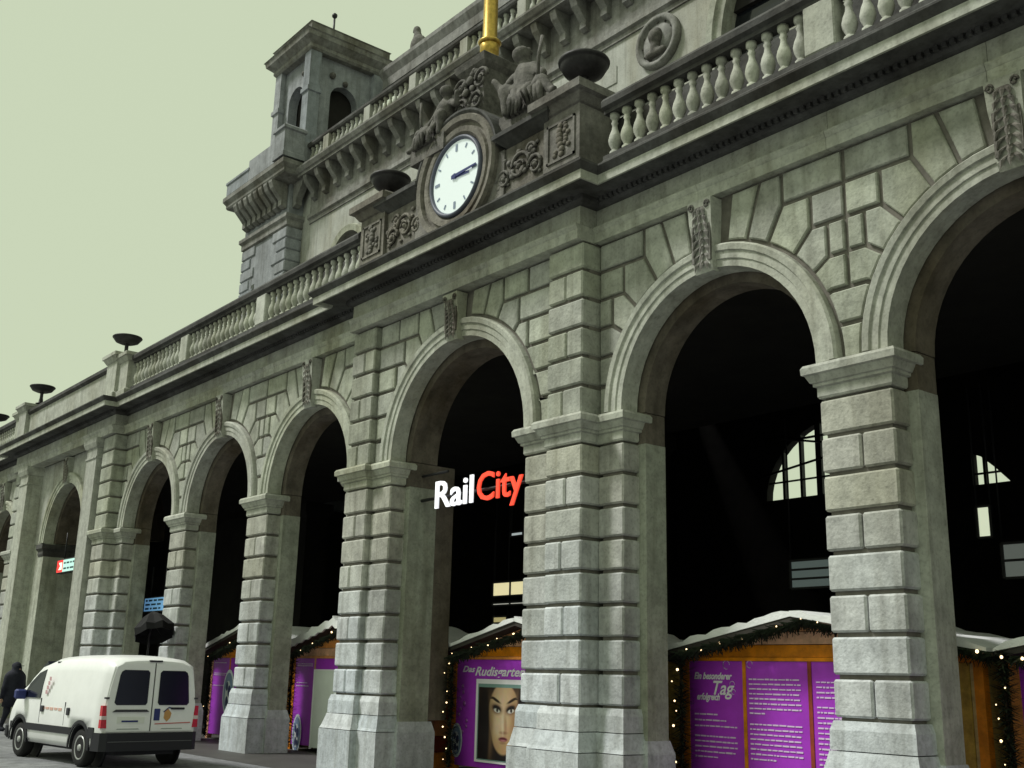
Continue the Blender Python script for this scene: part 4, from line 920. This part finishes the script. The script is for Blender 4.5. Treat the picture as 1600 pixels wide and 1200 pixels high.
# the poster: flat print in layers
PO = tag(empty('portrait_poster', (-15.75, 12.64, .2)), 'framed portrait poster of a dark haired face on the purple hut', 'poster')
q = MB(); q.box(-.78, .78, 0, .02, .02, 1.44); q.build('frame', WPR, PO)
q = MB(); q.box(-.71, .71, -.006, -.001, .06, 1.36); q.build('inner_frame', mat('frame_teal', (.18, .3, .28), .5), PO)
def portrait_material():
    M = bpy.data.materials.new('portrait_print'); M.use_nodes = True; n = M.node_tree.nodes; l = M.node_tree.links; bs = n['Principled BSDF']; bs.inputs['Roughness'].default_value = .35
    tc = n.new('ShaderNodeTexCoord'); sp = n.new('ShaderNodeSeparateXYZ'); nz = n.new('ShaderNodeTexNoise'); nz.inputs['Scale'].default_value = 9
    l.new(tc.outputs['Object'], nz.inputs['Vector']); l.new(tc.outputs['Object'], sp.inputs[0])
    def mth(op, a, b):
        x = n.new('ShaderNodeMath'); x.operation = op
        for i, v in enumerate((a, b)):
            if isinstance(v, (int, float)): x.inputs[i].default_value = v
            else: l.new(v, x.inputs[i])
        return x.outputs[0]
    cur = None
    def layer(col, cx, cz, a, b, soft, rot=0, strength=1.):
        nonlocal cur
        dx = mth('SUBTRACT', sp.outputs[0], cx); dz = mth('SUBTRACT', sp.outputs[2], cz); c_, s_ = math.cos(rot), math.sin(rot)
        u = mth('ADD', mth('MULTIPLY', dx, c_ / a), mth('MULTIPLY', dz, s_ / a)); v = mth('ADD', mth('MULTIPLY', dx, -s_ / b), mth('MULTIPLY', dz, c_ / b))
        d = mth('SQRT', mth('ADD', mth('MULTIPLY', u, u), mth('MULTIPLY', v, v)), 0)
        mr = n.new('ShaderNodeMapRange'); mr.interpolation_type = 'SMOOTHSTEP'; mr.inputs[1].default_value = 1 - soft; mr.inputs[2].default_value = 1 + soft; mr.inputs[3].default_value = strength; mr.inputs[4].default_value = 0
        l.new(d, mr.inputs[0]); mx = n.new('ShaderNodeMix'); mx.data_type = 'RGBA'; l.new(mr.outputs[0], mx.inputs[0])
        if cur is None: mx.inputs[6].default_value = (.012, .008, .010, 1)
        else: l.new(cur, mx.inputs[6])
        mx.inputs[7].default_value = (*col, 1); cur = mx.outputs[2]
    layer((.05, .028, .02), -.45, .6, .25, .9, .6)                       # hair sheen
    layer((.60, .40, .22), .04, .86, .42, .52, .06); layer((.58, .37, .19), .04, .62, .34, .44, .07); layer((.56, .35, .18), .05, .34, .16, .14, .2)   # face, jaw, chin
    layer((.78, .60, .40), -.02, .88, .20, .34, .9, 0, .8); layer((.80, .62, .42), -.12, .64, .13, .16, .8, 0, .7); layer((.30, .17, .09), .40, .7, .14, .5, .8, 0, .8); layer((.32, .18, .10), -.34, .62, .08, .42, .8, 0, .7)
    layer((.36, .20, .11), .10, .68, .035, .17, .9, .08, .6); layer((.30, .14, .08), .05, .545, .10, .025, .7, 0, .8); layer((.84, .68, .48), .02, .68, .03, .16, .9, .05, .8)
    for sd in (-1, 1):
        ex = .04 + sd * .195; ez = .92
        layer((.16, .08, .05), ex, ez + .02, .15, .085, .5, sd * .2, .9); layer((.015, .01, .012), ex, ez + .028, .12, .05, .35, sd * .25); layer((.72, .70, .64), ex + .005, ez - .01, .085, .032, .3, sd * .2); layer((.03, .02, .02), ex + .015, ez, .03, .036, .3)
        layer((.03, .018, .012), ex + sd * .03, ez + .17, .14, .026, .5, sd * .38); layer((.02, .012, .01), ex + sd * .13, ez + .20, .06, .014, .5, -sd * .1)
    layer((.25, .05, .07), .04, .435, .12, .038, .3); layer((.50, .20, .20), .04, .415, .07, .018, .6); layer((.05, .01, .015), .04, .445, .10, .008, .5); layer((.3, .16, .09), .04, .375, .08, .02, .8, 0, .7)
    layer((.012, .008, .01), -.52, .55, .17, .8, .25); layer((.012, .008, .01), .56, .6, .16, .8, .25)
    mx = n.new('ShaderNodeMix'); mx.data_type = 'RGBA'; mx.blend_type = 'MULTIPLY'; mx.inputs[0].default_value = .25; l.new(cur, mx.inputs[6]); l.new(nz.outputs['Color'], mx.inputs[7]); l.new(mx.outputs[2], bs.inputs['Base Color']); return M
q = MB(); q.box(-.68, .68, -.010, -.007, .08, 1.30); q.build('portrait_print', portrait_material(), PO)
def oval(x, z, w, hh, hutob, hcx, label):
    o = tag(empty('oval_sticker', (x, 12.66, z)), label, 'sticker')
    P = lambda a, b, n=20: [(a * math.cos(2 * math.pi * i / n), b * math.sin(2 * math.pi * i / n)) for i in range(n)]
    q = MB(); q.prism(P(w, hh), -.006, 0); q.build('white_oval', mat('sticker_white', (.70, .76, .80), .5), o)
    q = MB(); q.prism(P(w * .82, hh * .86), -.010, -.007); q.build('blue_field', mat('sticker_blue', (.2, .28, .42), .5), o)
    q = MB(); q.prism([(a * .5, b * .6 - hh * .1) for a, b in P(w, hh)], -.014, -.011); q.build('pale_shape', mat('sticker_pale', (.6, .65, .66), .5), o)
    q = MB()
    for dx, dz, r_ in ((-.2, .25, .2), (.25, .05, .25), (-.1, -.4, .22), (.3, -.45, .15)): q.prism([(dx * w + r_ * a, dz * hh + r_ * b) for a, b in P(w, hh)], -.018, -.015)
    q.build('dark_shapes', mat('sticker_dark', (.03, .04, .12), .5), o)
oval(-17.1, .55, .17, .30, h3, hx3, 'small oval blue and white sticker left of the portrait poster')
# left huts
h4, _, hx4 = hut(-23.72, -19.15, -21.35, 2.72, 2.14, [(-23.42, -22.5), (-22.5, -21.4), (-21.4, -20.3), (-20.3, -19.45)], 'market hut with scalloped white roof edge beside the big left pier', scallop=True, snow=1.5)
lines(h4, 'printed_text', hx4 * -1 + -23.3, -hx4 - 22.6, [(1.86, 1), (1.82, 1), (1.45, .7), (1.38, .8)], PINK)
oval(-23.1, .35, .2, .42, h4, hx4, 'oval blue and white sticker on the hut with the scalloped roof edge')
wb = tag(empty('white_notice_board', (-21.9, 12.62, .1)), 'white notice board on the hut beside the big left pier', 'board')
q = MB(); q.box(-.5, .5, 0, .03, 0, 1.62); q.build('board', mat('board_white', (.72, .78, .74), .6, noise=.05, scale=3), wb)
q = MB(); q.box(-.53, -.5, -.01, .04, -.03, 1.65); q.box(.5, .53, -.01, .04, -.03, 1.65); q.box(-.5, .5, -.01, .04, 1.62, 1.65); q.build('edge_trim', WPR, wb)
h5, _, hx5 = hut(-28.1, -23.8, -25.9, 2.68, 2.14, [(-27.8, -26.8), (-26.8, -25.8), (-25.8, -24.9), (-24.9, -24.1)], 'market hut with snowy roof just right of the white van', snow=1.3)
lines(h5, 'printed_text', -hx5 - 27.7, -hx5 - 26.9, [(1.86, .9), (1.6, 1), (1.56, .8), (1.3, .9)], PINK)
oval(-26.75, 1.15, .3, .55, h5, hx5, 'large oval pale sticker on the hut right of the van')
GB = 'fir garlands on the market huts'
garland([(-11.62, 12.36, .1), (-11.62, 12.36, 2.0)], .24, 'fir garland with lights on the left corner of the text panel hut')
garland([(-11.7, 12.36, 2.06), (-9.38, 12.36, 2.50), (-6.75, 12.36, 2.06)], .125, 'fir garland under the roof edge of the text panel hut', 620, 16)
garland([(-6.64, 12.36, .1), (-6.64, 12.36, 2.1)], .17, 'upright fir garland with lights near the right picture edge', 620, 12)
garland([(-6.5, 12.36, 2.02), (-4.1, 12.36, 2.45), (-1.7, 12.36, 2.02)], .125, 'fir garland under the roof of the rightmost hut', 520, 12)
garland([(-17.38, 12.36, .1), (-17.38, 12.36, 2.0)], .17, 'upright fir garland left of the portrait poster')
garland([(-17.4, 12.36, 2.02), (-15.2, 12.36, 2.45), (-13, 12.36, 2.02)], .125, 'fir garland under the roof of the portrait poster hut', 520, 14)
garland([(-23.6, 12.36, .1), (-23.6, 12.36, 2.0)], .2, 'upright fir garland on the hut with the scalloped roof edge')
garland([(-23.6, 12.36, 2.06), (-21.35, 12.36, 2.6)], .10, 'short dark garland below the scalloped roof edge', 380, 4)
garland([(-28.0, 12.36, .1), (-28.0, 12.36, 2.0), (-26.0, 12.36, 2.5)], .13, 'fir garland on the hut just right of the van', 420, 5)
# orange board
ob = tag(empty('orange_board', (-17.95, 12.55, 0)), 'orange brown wooden box at the foot of the RailCity arch', 'box')
for i in range(4): q = MB(); q.cbox(-.3, .3, 0, .5, .01 + i * .29, .01 + i * .29 + .283, .008); q.build('plank', BROWNW if i % 2 else ORNG, ob)

# black parasol behind the van
pa = tag(empty('parasol', (-27.4, 10.75, 0)), 'tilted black parasol behind the white van', 'parasol')
BLK = mat('black_cloth', (.005, .005, .006), .85)
q = MB(); q.tube([(0, 0, 0), (0, 0, 2.4), (.12, 0, 3.0)], .025); q.lathe([(.3, 0), (.3, .06), (.05, .1)], 0, 0, 0, 14); q.build('pole', IRON, pa)
q = MB(); n = 8; M_ = Matrix.Translation((.1, 0, 2.98)) @ Matrix.Rotation(R(-24), 4, 'Y') @ Matrix.Diagonal((.52, .5, .95, 1))
def pv(r, zz, k, off=0): a = 2 * math.pi * (k + off) / n; return tuple(M_ @ Vector((r * math.cos(a), r * math.sin(a), zz)))
rs = [[pv(.02, .08, k * .5) for k in range(16)], [pv(.5 if k % 2 == 0 else .46, -.10 - (.03 if k % 2 else 0), k * .5) for k in range(16)], [pv(1.0 if k % 2 == 0 else .9, -.42 - (.05 if k % 2 else 0), k * .5) for k in range(16)], [pv(.98 if k % 2 == 0 else .88, -.62, k * .5) for k in range(16)], [pv(.86, -.42, k * .5) for k in range(16)], [pv(.02, .02, k * .5) for k in range(16)]]
q.rings(rs, True); q.build('canopy', BLK, pa)
q = MB()
for k in range(8): q.tube([pv(.03, -.3, k), pv(.85, -.42, k)], .01, 4)
q.build('ribs', IRON, pa)

# ------------------------------------------------------------------ delivery van
VW = mat('white_van_paint', (.80, .81, .82), .28, noise=.05, scale=2.2, spec=.5); VB = mat('black_van_plastic', (.018, .018, .024), .6); VR = mat('red_tail_lamp', (.5, .012, .03), .25, spec=.6)
VG = mat('dark_van_glass', (.010, .012, .026), .12, spec=.28); TYRE = mat('tyre_rubber', (.015, .015, .016), .85); RIM = mat('wheel_rim', (.45, .46, .46), .4, metal=.5); GAP = mat('door_gap', (.05, .05, .06), .8)
V = tag(empty('delivery_van', (-19.75, 7.92, 0), 0), 'white panel van seen from behind, parked before the arcade', 'van')
# local axes: +x forward, +y left side, z up; origin at rear centre
V.rotation_euler = (0, 0, R(180 + 5))
def roofz(x):
    K_ = [(0, 1.80), (.12, 1.86), (.6, 1.895), (1.6, 1.90), (2.5, 1.86), (2.95, 1.76), (3.35, 1.52), (3.75, 1.22), (3.9, 1.12), (4.2, 1.02), (4.36, .88), (4.44, .62)]
    for (a, za), (b, zb) in zip(K_, K_[1:]):
        if a <= x <= b: return za + (zb - za) * (x - a) / (b - a)
    return K_[-1][1]
def halfw(x): return .905 - (.05 if x < .04 else 0) - .16 * max(0, (x - 3.6) / .84) ** 2 - .0
def section(x):
    zr = roofz(x); w = halfw(x); top = min(1.06, zr - .18); zb = .30 if x < 4.3 else .38
    pts = [(w - .06, zb), (w - .01, zb + .09), (w, .60), (w, min(.85, top - .08)), (w - .012, top)]
    if zr > 1.3:
        for t in (.35, .65, .85): pts.append((w - .012 - .13 * t ** 1.3, top + (zr - top) * t))
        pts += [(w - .20, zr - .075), (w - .30, zr - .02), (w - .5, zr)]
    else:
        for t in (.3, .6, .8): pts.append((w - .012 - .06 * t, top + (zr - top) * t))
        pts += [(w - .12, zr - .03), (w - .22, zr - .01), (w - .4, zr)]
    return [(x, y, z) for y, z in pts] + [(x, 0, zr + .015)] + [(x, -y, z) for y, z in pts[::-1]]
sx = [0, .03, .1, .3, .6, .9, 1.3, 1.8, 2.3, 2.6, 2.8, 2.95, 3.15, 3.35, 3.55, 3.75, 3.9, 4.05, 4.2, 4.3, 4.36, 4.42]
q = MB(); q.rings([section(x) for x in sx], True, True); body = q.build('body', VW, V)
# wheel arches cut from the body
cutm = MB()
for xw in (.78, 3.5):
    for sd in (-1, 1): cutm.lathe([(.39, -.3), (.39, .3)], xw, sd * .85, .34, 24, 'y', False)
cuto = cutm.build('cut', VB, V); bpy.context.view_layer.update()
md_ = body.modifiers.new('b', 'BOOLEAN'); md_.object = cuto; md_.operation = 'DIFFERENCE'; md_.solver = 'EXACT'
dg = bpy.context.evaluated_depsgraph_get(); nm = bpy.data.meshes.new_from_object(body.evaluated_get(dg)); body.modifiers.clear(); body.data = nm; bpy.data.objects.remove(cuto)
body.data.materials.clear(); body.data.materials.append(VW)
for xw in (.78, 3.5):
    for sd in (-1, 1):
        Wh = MB(); Wh.lathe([(.2, -.09), (.29, -.1), (.315, -.07), (.32, 0), (.315, .07), (.29, .1), (.2, .09)], xw, sd * .78, .32, 28, 'y'); Wo = Wh.build('wheel', TYRE, V)
        rm = MB(); rm.lathe([(.205, .0), (.205, sd * .095), (.19, sd * .10), (.15, sd * .07), (.06, sd * .085), (.05, sd * .11), (.01, sd * .11)], xw, sd * .78, .32, 24, 'y'); rm.build('rim', RIM, Wo)
        ac = MB(); arc_ring(ac, xw, .34, [(.385, sd * .905), (.385, sd * .925), (.44, sd * .92), (.44, sd * .905)], 20, R(-5), R(185)); ac.build('wheel_arch_trim', VB, V)
        wl = MB(); wl.lathe([(.385, -.16), (.385, -.12), (.36, -.12), (.36, -.14)], xw, sd * .7, .34, 20, 'y'); wl.build('wheel_well', VB, V)
        wl = MB(); arc_ring(wl, xw, .34, [(.36, sd * .56), (.36, sd * .895), (.387, sd * .895), (.387, sd * .56)], 20, R(-8), R(188)); wl.build('wheel_well_liner', VB, V)
fl = MB(); fl.box(.1, 4.2, -.55, .55, .22, .34); fl.build('underbody', VB, V)
def rrect(y0, y1, z0, z1, r, n=5, sl=0):
    P = []
    for cy, cz, a0 in ((y1 - r, z1 - r, 0), (y0 + r, z1 - r, 90), (y0 + r, z0 + r, 180), (y1 - r, z0 + r, 270)):
        for i in range(n + 1): a = R(a0 + 90 * i / n); P.append((cy + r * math.cos(a) , cz + r * math.sin(a)))
    return P
def rear_plate(name, pts, x0, x1, ma, par=V):
    p = MB(); n = len(pts); p.add([(x0, y, z) for y, z in pts] + [(x1, y, z) for y, z in pts], [list(range(n)), list(range(2 * n - 1, n - 1, -1))] + [(i, (i + 1) % n, (i + 1) % n + n, i + n) for i in range(n)]); return p.build(name, ma, par)
for sd in (-1, 1):
    dp = [(sd * .012, .62), (sd * .80, .62), (sd * .83, 1.05), (sd * .79, 1.35), (sd * .71, 1.70), (sd * .60, 1.755), (sd * .012, 1.775)]
    D = rear_plate('rear_door', dp, -.022, .01, VW)
    wp = [(sd * (.10 + 0), 1.10), (sd * .13, 1.06), (sd * .66, 1.06), (sd * .70, 1.10), (sd * .645, 1.56), (sd * .62, 1.62), (sd * .57, 1.65), (sd * .14, 1.65), (sd * .10, 1.61)]
    rear_plate('rear_window', wp, -.032, -.02, VG, D)
    rear_plate('hinge', [(sd * .80, 1.16), (sd * .87, 1.16), (sd * .87, 1.19), (sd * .80, 1.19)], -.035, .02, GAP, D)
    L_ = rear_plate('tail_lamp', [(sd * .80, .68), (sd * .905, .68), (sd * .90, 1.05), (sd * .835, 1.05)], -.03, .06, VR)
    rear_plate('white_lens', [(sd * .812, .82), (sd * .907, .82), (sd * .906, .88), (sd * .818, .88)], -.034, .055, mat('white_lens', (.6, .5, .5), .3), L_)
rear_plate('door_seam', [(-.008, .62), (.008, .62), (.008, 1.775), (-.008, 1.775)], -.018, .0, GAP)
rear_plate('number_plate', rrect(.12, .62, .755, .865, .01), -.03, -.021, mat('plate_white', (.7, .72, .68), .5))
rear_plate('plate_characters', [(.24, .775), (.54, .775), (.54, .805), (.24, .805)], -.034, -.0305, BLUE)
rear_plate('plate_lamp_bar', [(.05, .945), (.72, .945), (.66, .985), (.1, .985)], -.045, -.021, GAP)
rear_plate('door_handle', rrect(-.62, -.36, .985, 1.02, .012), -.045, -.021, VB)
rear_plate('blue_badge', rrect(-.16, -.05, .80, 1.0, .01), -.03, -.0215, BLUE)
q = MB(); q.prism([(0, 0)], 0, 0) if 0 else None
rear_plate('logo_orange', [(-.24, .84), (-.30, .78), (-.36, .84), (-.38, .92), (-.31, 1.0), (-.25, .96)], -.03, -.0215, mat('logo_tan', (.5, .27, .1), .5))
rear_plate('logo_sweep', [(-.22, .95), (-.32, 1.03), (-.48, 1.0), (-.48, .985), (-.32, 1.01), (-.23, .935)], -.034, -.0315, BLUE)
rear_plate('red_script', [(-.08, .735), (-.76, .755), (-.76, .77), (-.08, .75)], -.03, -.0215, mat('logo_red', (.5, .1, .08), .5))
for sd in (-1, 1): rear_plate('pressed_groove', [(sd * .2, .655), (sd * .62, .655), (sd * .6, .67), (sd * .22, .67)], -.026, -.0205, mat('groove', (.3, .34, .32), .6))
# bumper
q = MB(); q.rings([[(-.09, -.80, z), (-.02, -.90, z), (.25, -.925, z), (.25, .925, z), (-.02, .90, z), (-.09, .80, z)] for z in (.30, .33, .58, .60)]); bp = q.build('rear_bumper', VB, V)
q = MB(); q.box(-.098, -.085, -.78, .78, .452, .462); q.build('bumper_line', mat('bumper_line', (.12, .12, .13), .5), bp)
rear_plate('brake_lamp', rrect(-.12, .12, 1.795, 1.825, .01), -.03, .05, VB)
# side details on both sides
for sd in (-1, 1):
    Y = sd * .905
    q = MB(); q.box(.2, .42, min(Y, Y + sd * .018), max(Y, Y + sd * .018), .50, .68); q.box(1.14, 3.14, min(Y, Y + sd * .018), max(Y, Y + sd * .018), .52, .64); q.box(3.86, 3.95, min(Y - sd * .03, Y + sd * .0), max(Y - sd * .03, Y + sd * .004), .52, .64); q.build('side_moulding', VB, V)
    wq = [(2.68, 1.10), (3.50, 1.10), (3.28, 1.36), (3.0, 1.55), (2.72, 1.62)]
    p = MB(); n = len(wq)
    def yy(z): return sd * (.9 - .13 * max(0, (z - 1.06) / .7) ** 1.3)
    p.add([(x, yy(z) + sd * .012, z) for x, z in wq] + [(x, yy(z) - sd * .03, z) for x, z in wq], [list(range(n)), list(range(2 * n - 1, n - 1, -1))] + [(i, (i + 1) % n, (i + 1) % n + n, i + n) for i in range(n)]); p.build('side_window', VG, V)
    q = MB(); q.box(2.60, 2.612, min(Y - sd * .02, Y + sd * .003), max(Y - sd * .02, Y + sd * .003), .66, 1.1); q.build('door_seam', GAP, V)
    q = MB(); q.box(1.5, 1.508, min(Y - sd * .02, Y + sd * .003), max(Y - sd * .02, Y + sd * .003), .66, 1.06); q.build('door_seam', GAP, V)
    q = MB(); q.cbox(2.42, 2.55, min(Y - sd * .01, Y + sd * .03), max(Y - sd * .01, Y + sd * .03), .86, .97, .012); q.build('door_handle', GAP, V)
    q = MB(); q.cbox(1.28, 1.38, min(Y - sd * .01, Y + sd * .03), max(Y - sd * .01, Y + sd * .03), .84, .97, .012); q.build('door_handle', GAP, V)
    q = MB(); q.cbox(3.30, 3.46, min(sd * .9, sd * 1.1), max(sd * .9, sd * 1.1), 1.06, 1.24, .03); q.build('wing_mirror', BLUE, V)
    q = MB(); q.cbox(2.2, 2.34, min(sd * .70, sd * .79), max(sd * .70, sd * .79), 1.72, 1.77, .01); q.build('roof_clip', VB, V)
q = MB()
for i in range(5): q.box(2.4 - i * .19, 2.54 - i * .19, .9, .908, .90 + .01 * (i % 2), .95)
q.build('side_lettering', mat('faded_red_print', (.66, .42, .36), .5), V)
q = MB()
for i in range(4): q.add([(2.35 - i * .04, .905, 1.18 + i * .08), (2.45 - i * .04, .905, 1.18 + i * .08), (2.47 - i * .04, .898, 1.25 + i * .08), (2.38 - i * .04, .898, 1.25 + i * .08)], [(0, 1, 2, 3)])
q.build('side_emblem', mat('faded_pink_print', (.5, .3, .33), .5), V)
# windscreen and front lamps
q = MB(); w0 = [(2.98, .70, 1.74), (3.72, .76, 1.245), (3.72, -.76, 1.245), (2.98, -.70, 1.74)]; q.add([(x + .02, y, z + .03) for x, y, z in w0] + [(x - .05, y, z - .06) for x, y, z in w0], [(0, 1, 2, 3), (7, 6, 5, 4), (0, 4, 5, 1), (1, 5, 6, 2), (2, 6, 7, 3), (3, 7, 4, 0)]); q.build('windscreen', VG, V)
for sd in (-1, 1): q = MB(); q.cbox(4.2, 4.4, min(sd * .52, sd * .74), max(sd * .52, sd * .74), .74, .9, .04); q.build('headlight', mat('headlight_glass', (.6, .62, .62), .1), V)
q = MB(); q.cbox(4.3, 4.5, -.8, .8, .3, .58, .05); q.build('front_bumper', VB, V)

# ------------------------------------------------------------------ pedestrian at the left edge
PE = tag(empty('person', (-31.75, 8.95, 0), R(-70)), 'person in a dark coat and cap walking away at the left edge', 'person')
CLO = mat('dark_coat', (.016, .017, .028), .85, noise=.3, scale=8); SKIN = mat('skin', (.42, .27, .2), .6)
b = limb((0, .02, .95), (0, 0, 1.36), .19, .23) + limb((-.12, 0, 1.38), (.12, 0, 1.38), .14, .14) + limb((0, 0, 1.42), (0, .02, 1.52), .08, .075)
b += limb((-.22, 0, 1.38), (-.30, -.02, 1.08), .085, .07) + limb((-.30, -.02, 1.08), (-.27, .12, .85), .065, .05)
b += limb((.22, 0, 1.38), (.30, .02, 1.08), .085, .07) + limb((.30, .02, 1.08), (.28, -.08, .84), .065, .05)
b += limb((-.1, 0, .95), (-.11, .12, .5), .13, .09) + limb((-.11, .12, .5), (-.11, .02, .10), .085, .06) + limb((-.11, .0, .06), (-.11, .16, .05), .06, .05)
b += limb((.1, 0, .95), (.11, -.02, .5), .13, .09) + limb((.11, -.02, .5), (.11, -.18, .12), .085, .06) + limb((.11, -.2, .07), (.11, -.05, .05), .06, .05)
b += [((0, .02, 1.62), .115), ((0, .05, 1.58), .10), ((0, .01, 1.66), .11)]
meta_mesh('body', b, CLO, PE, .045)
q = MB(); q.ball((0, .09, 1.58), .08, 10, 8, (.85, .6, 1.1)); q.ball((0, .155, 1.575), .02, 6, 5); q.build('face', SKIN, PE)
for sd in (-1, 1):
    q = MB(); q.ball((sd * .275, .14 if sd < 0 else -.08, .80), .045, 8, 6, (.7, .9, 1.2))
    for i in range(4): q.tube([(sd * .275, (.11 if sd < 0 else -.11) + i * .02, .77), (sd * .27, (.12 if sd < 0 else -.1) + i * .02, .70 + .006 * abs(i - 1))], .011, 5)
    q.tube([(sd * .26, .17 if sd < 0 else -.05, .80), (sd * .25, .19 if sd < 0 else -.03, .74)], .012, 5)
    q.build('hand', SKIN, PE)
q = MB(); q.ball((0, .0, 1.66), .125, 12, 8, (.95, 1.05, .75)); q.box(-.08, .08, .1, .2, 1.655, 1.67); q.build('cap', CLO, PE)
q = MB(); q.rings([[(.24 * math.cos(2 * math.pi * i / 14) * s_, .17 * math.sin(2 * math.pi * i / 14) * s_, z) for i in range(14)] for z, s_ in ((.62, 1.12), (.9, 1.02), (1.2, 1.0), (1.38, .95))], True, True); q.build('coat', CLO, PE)
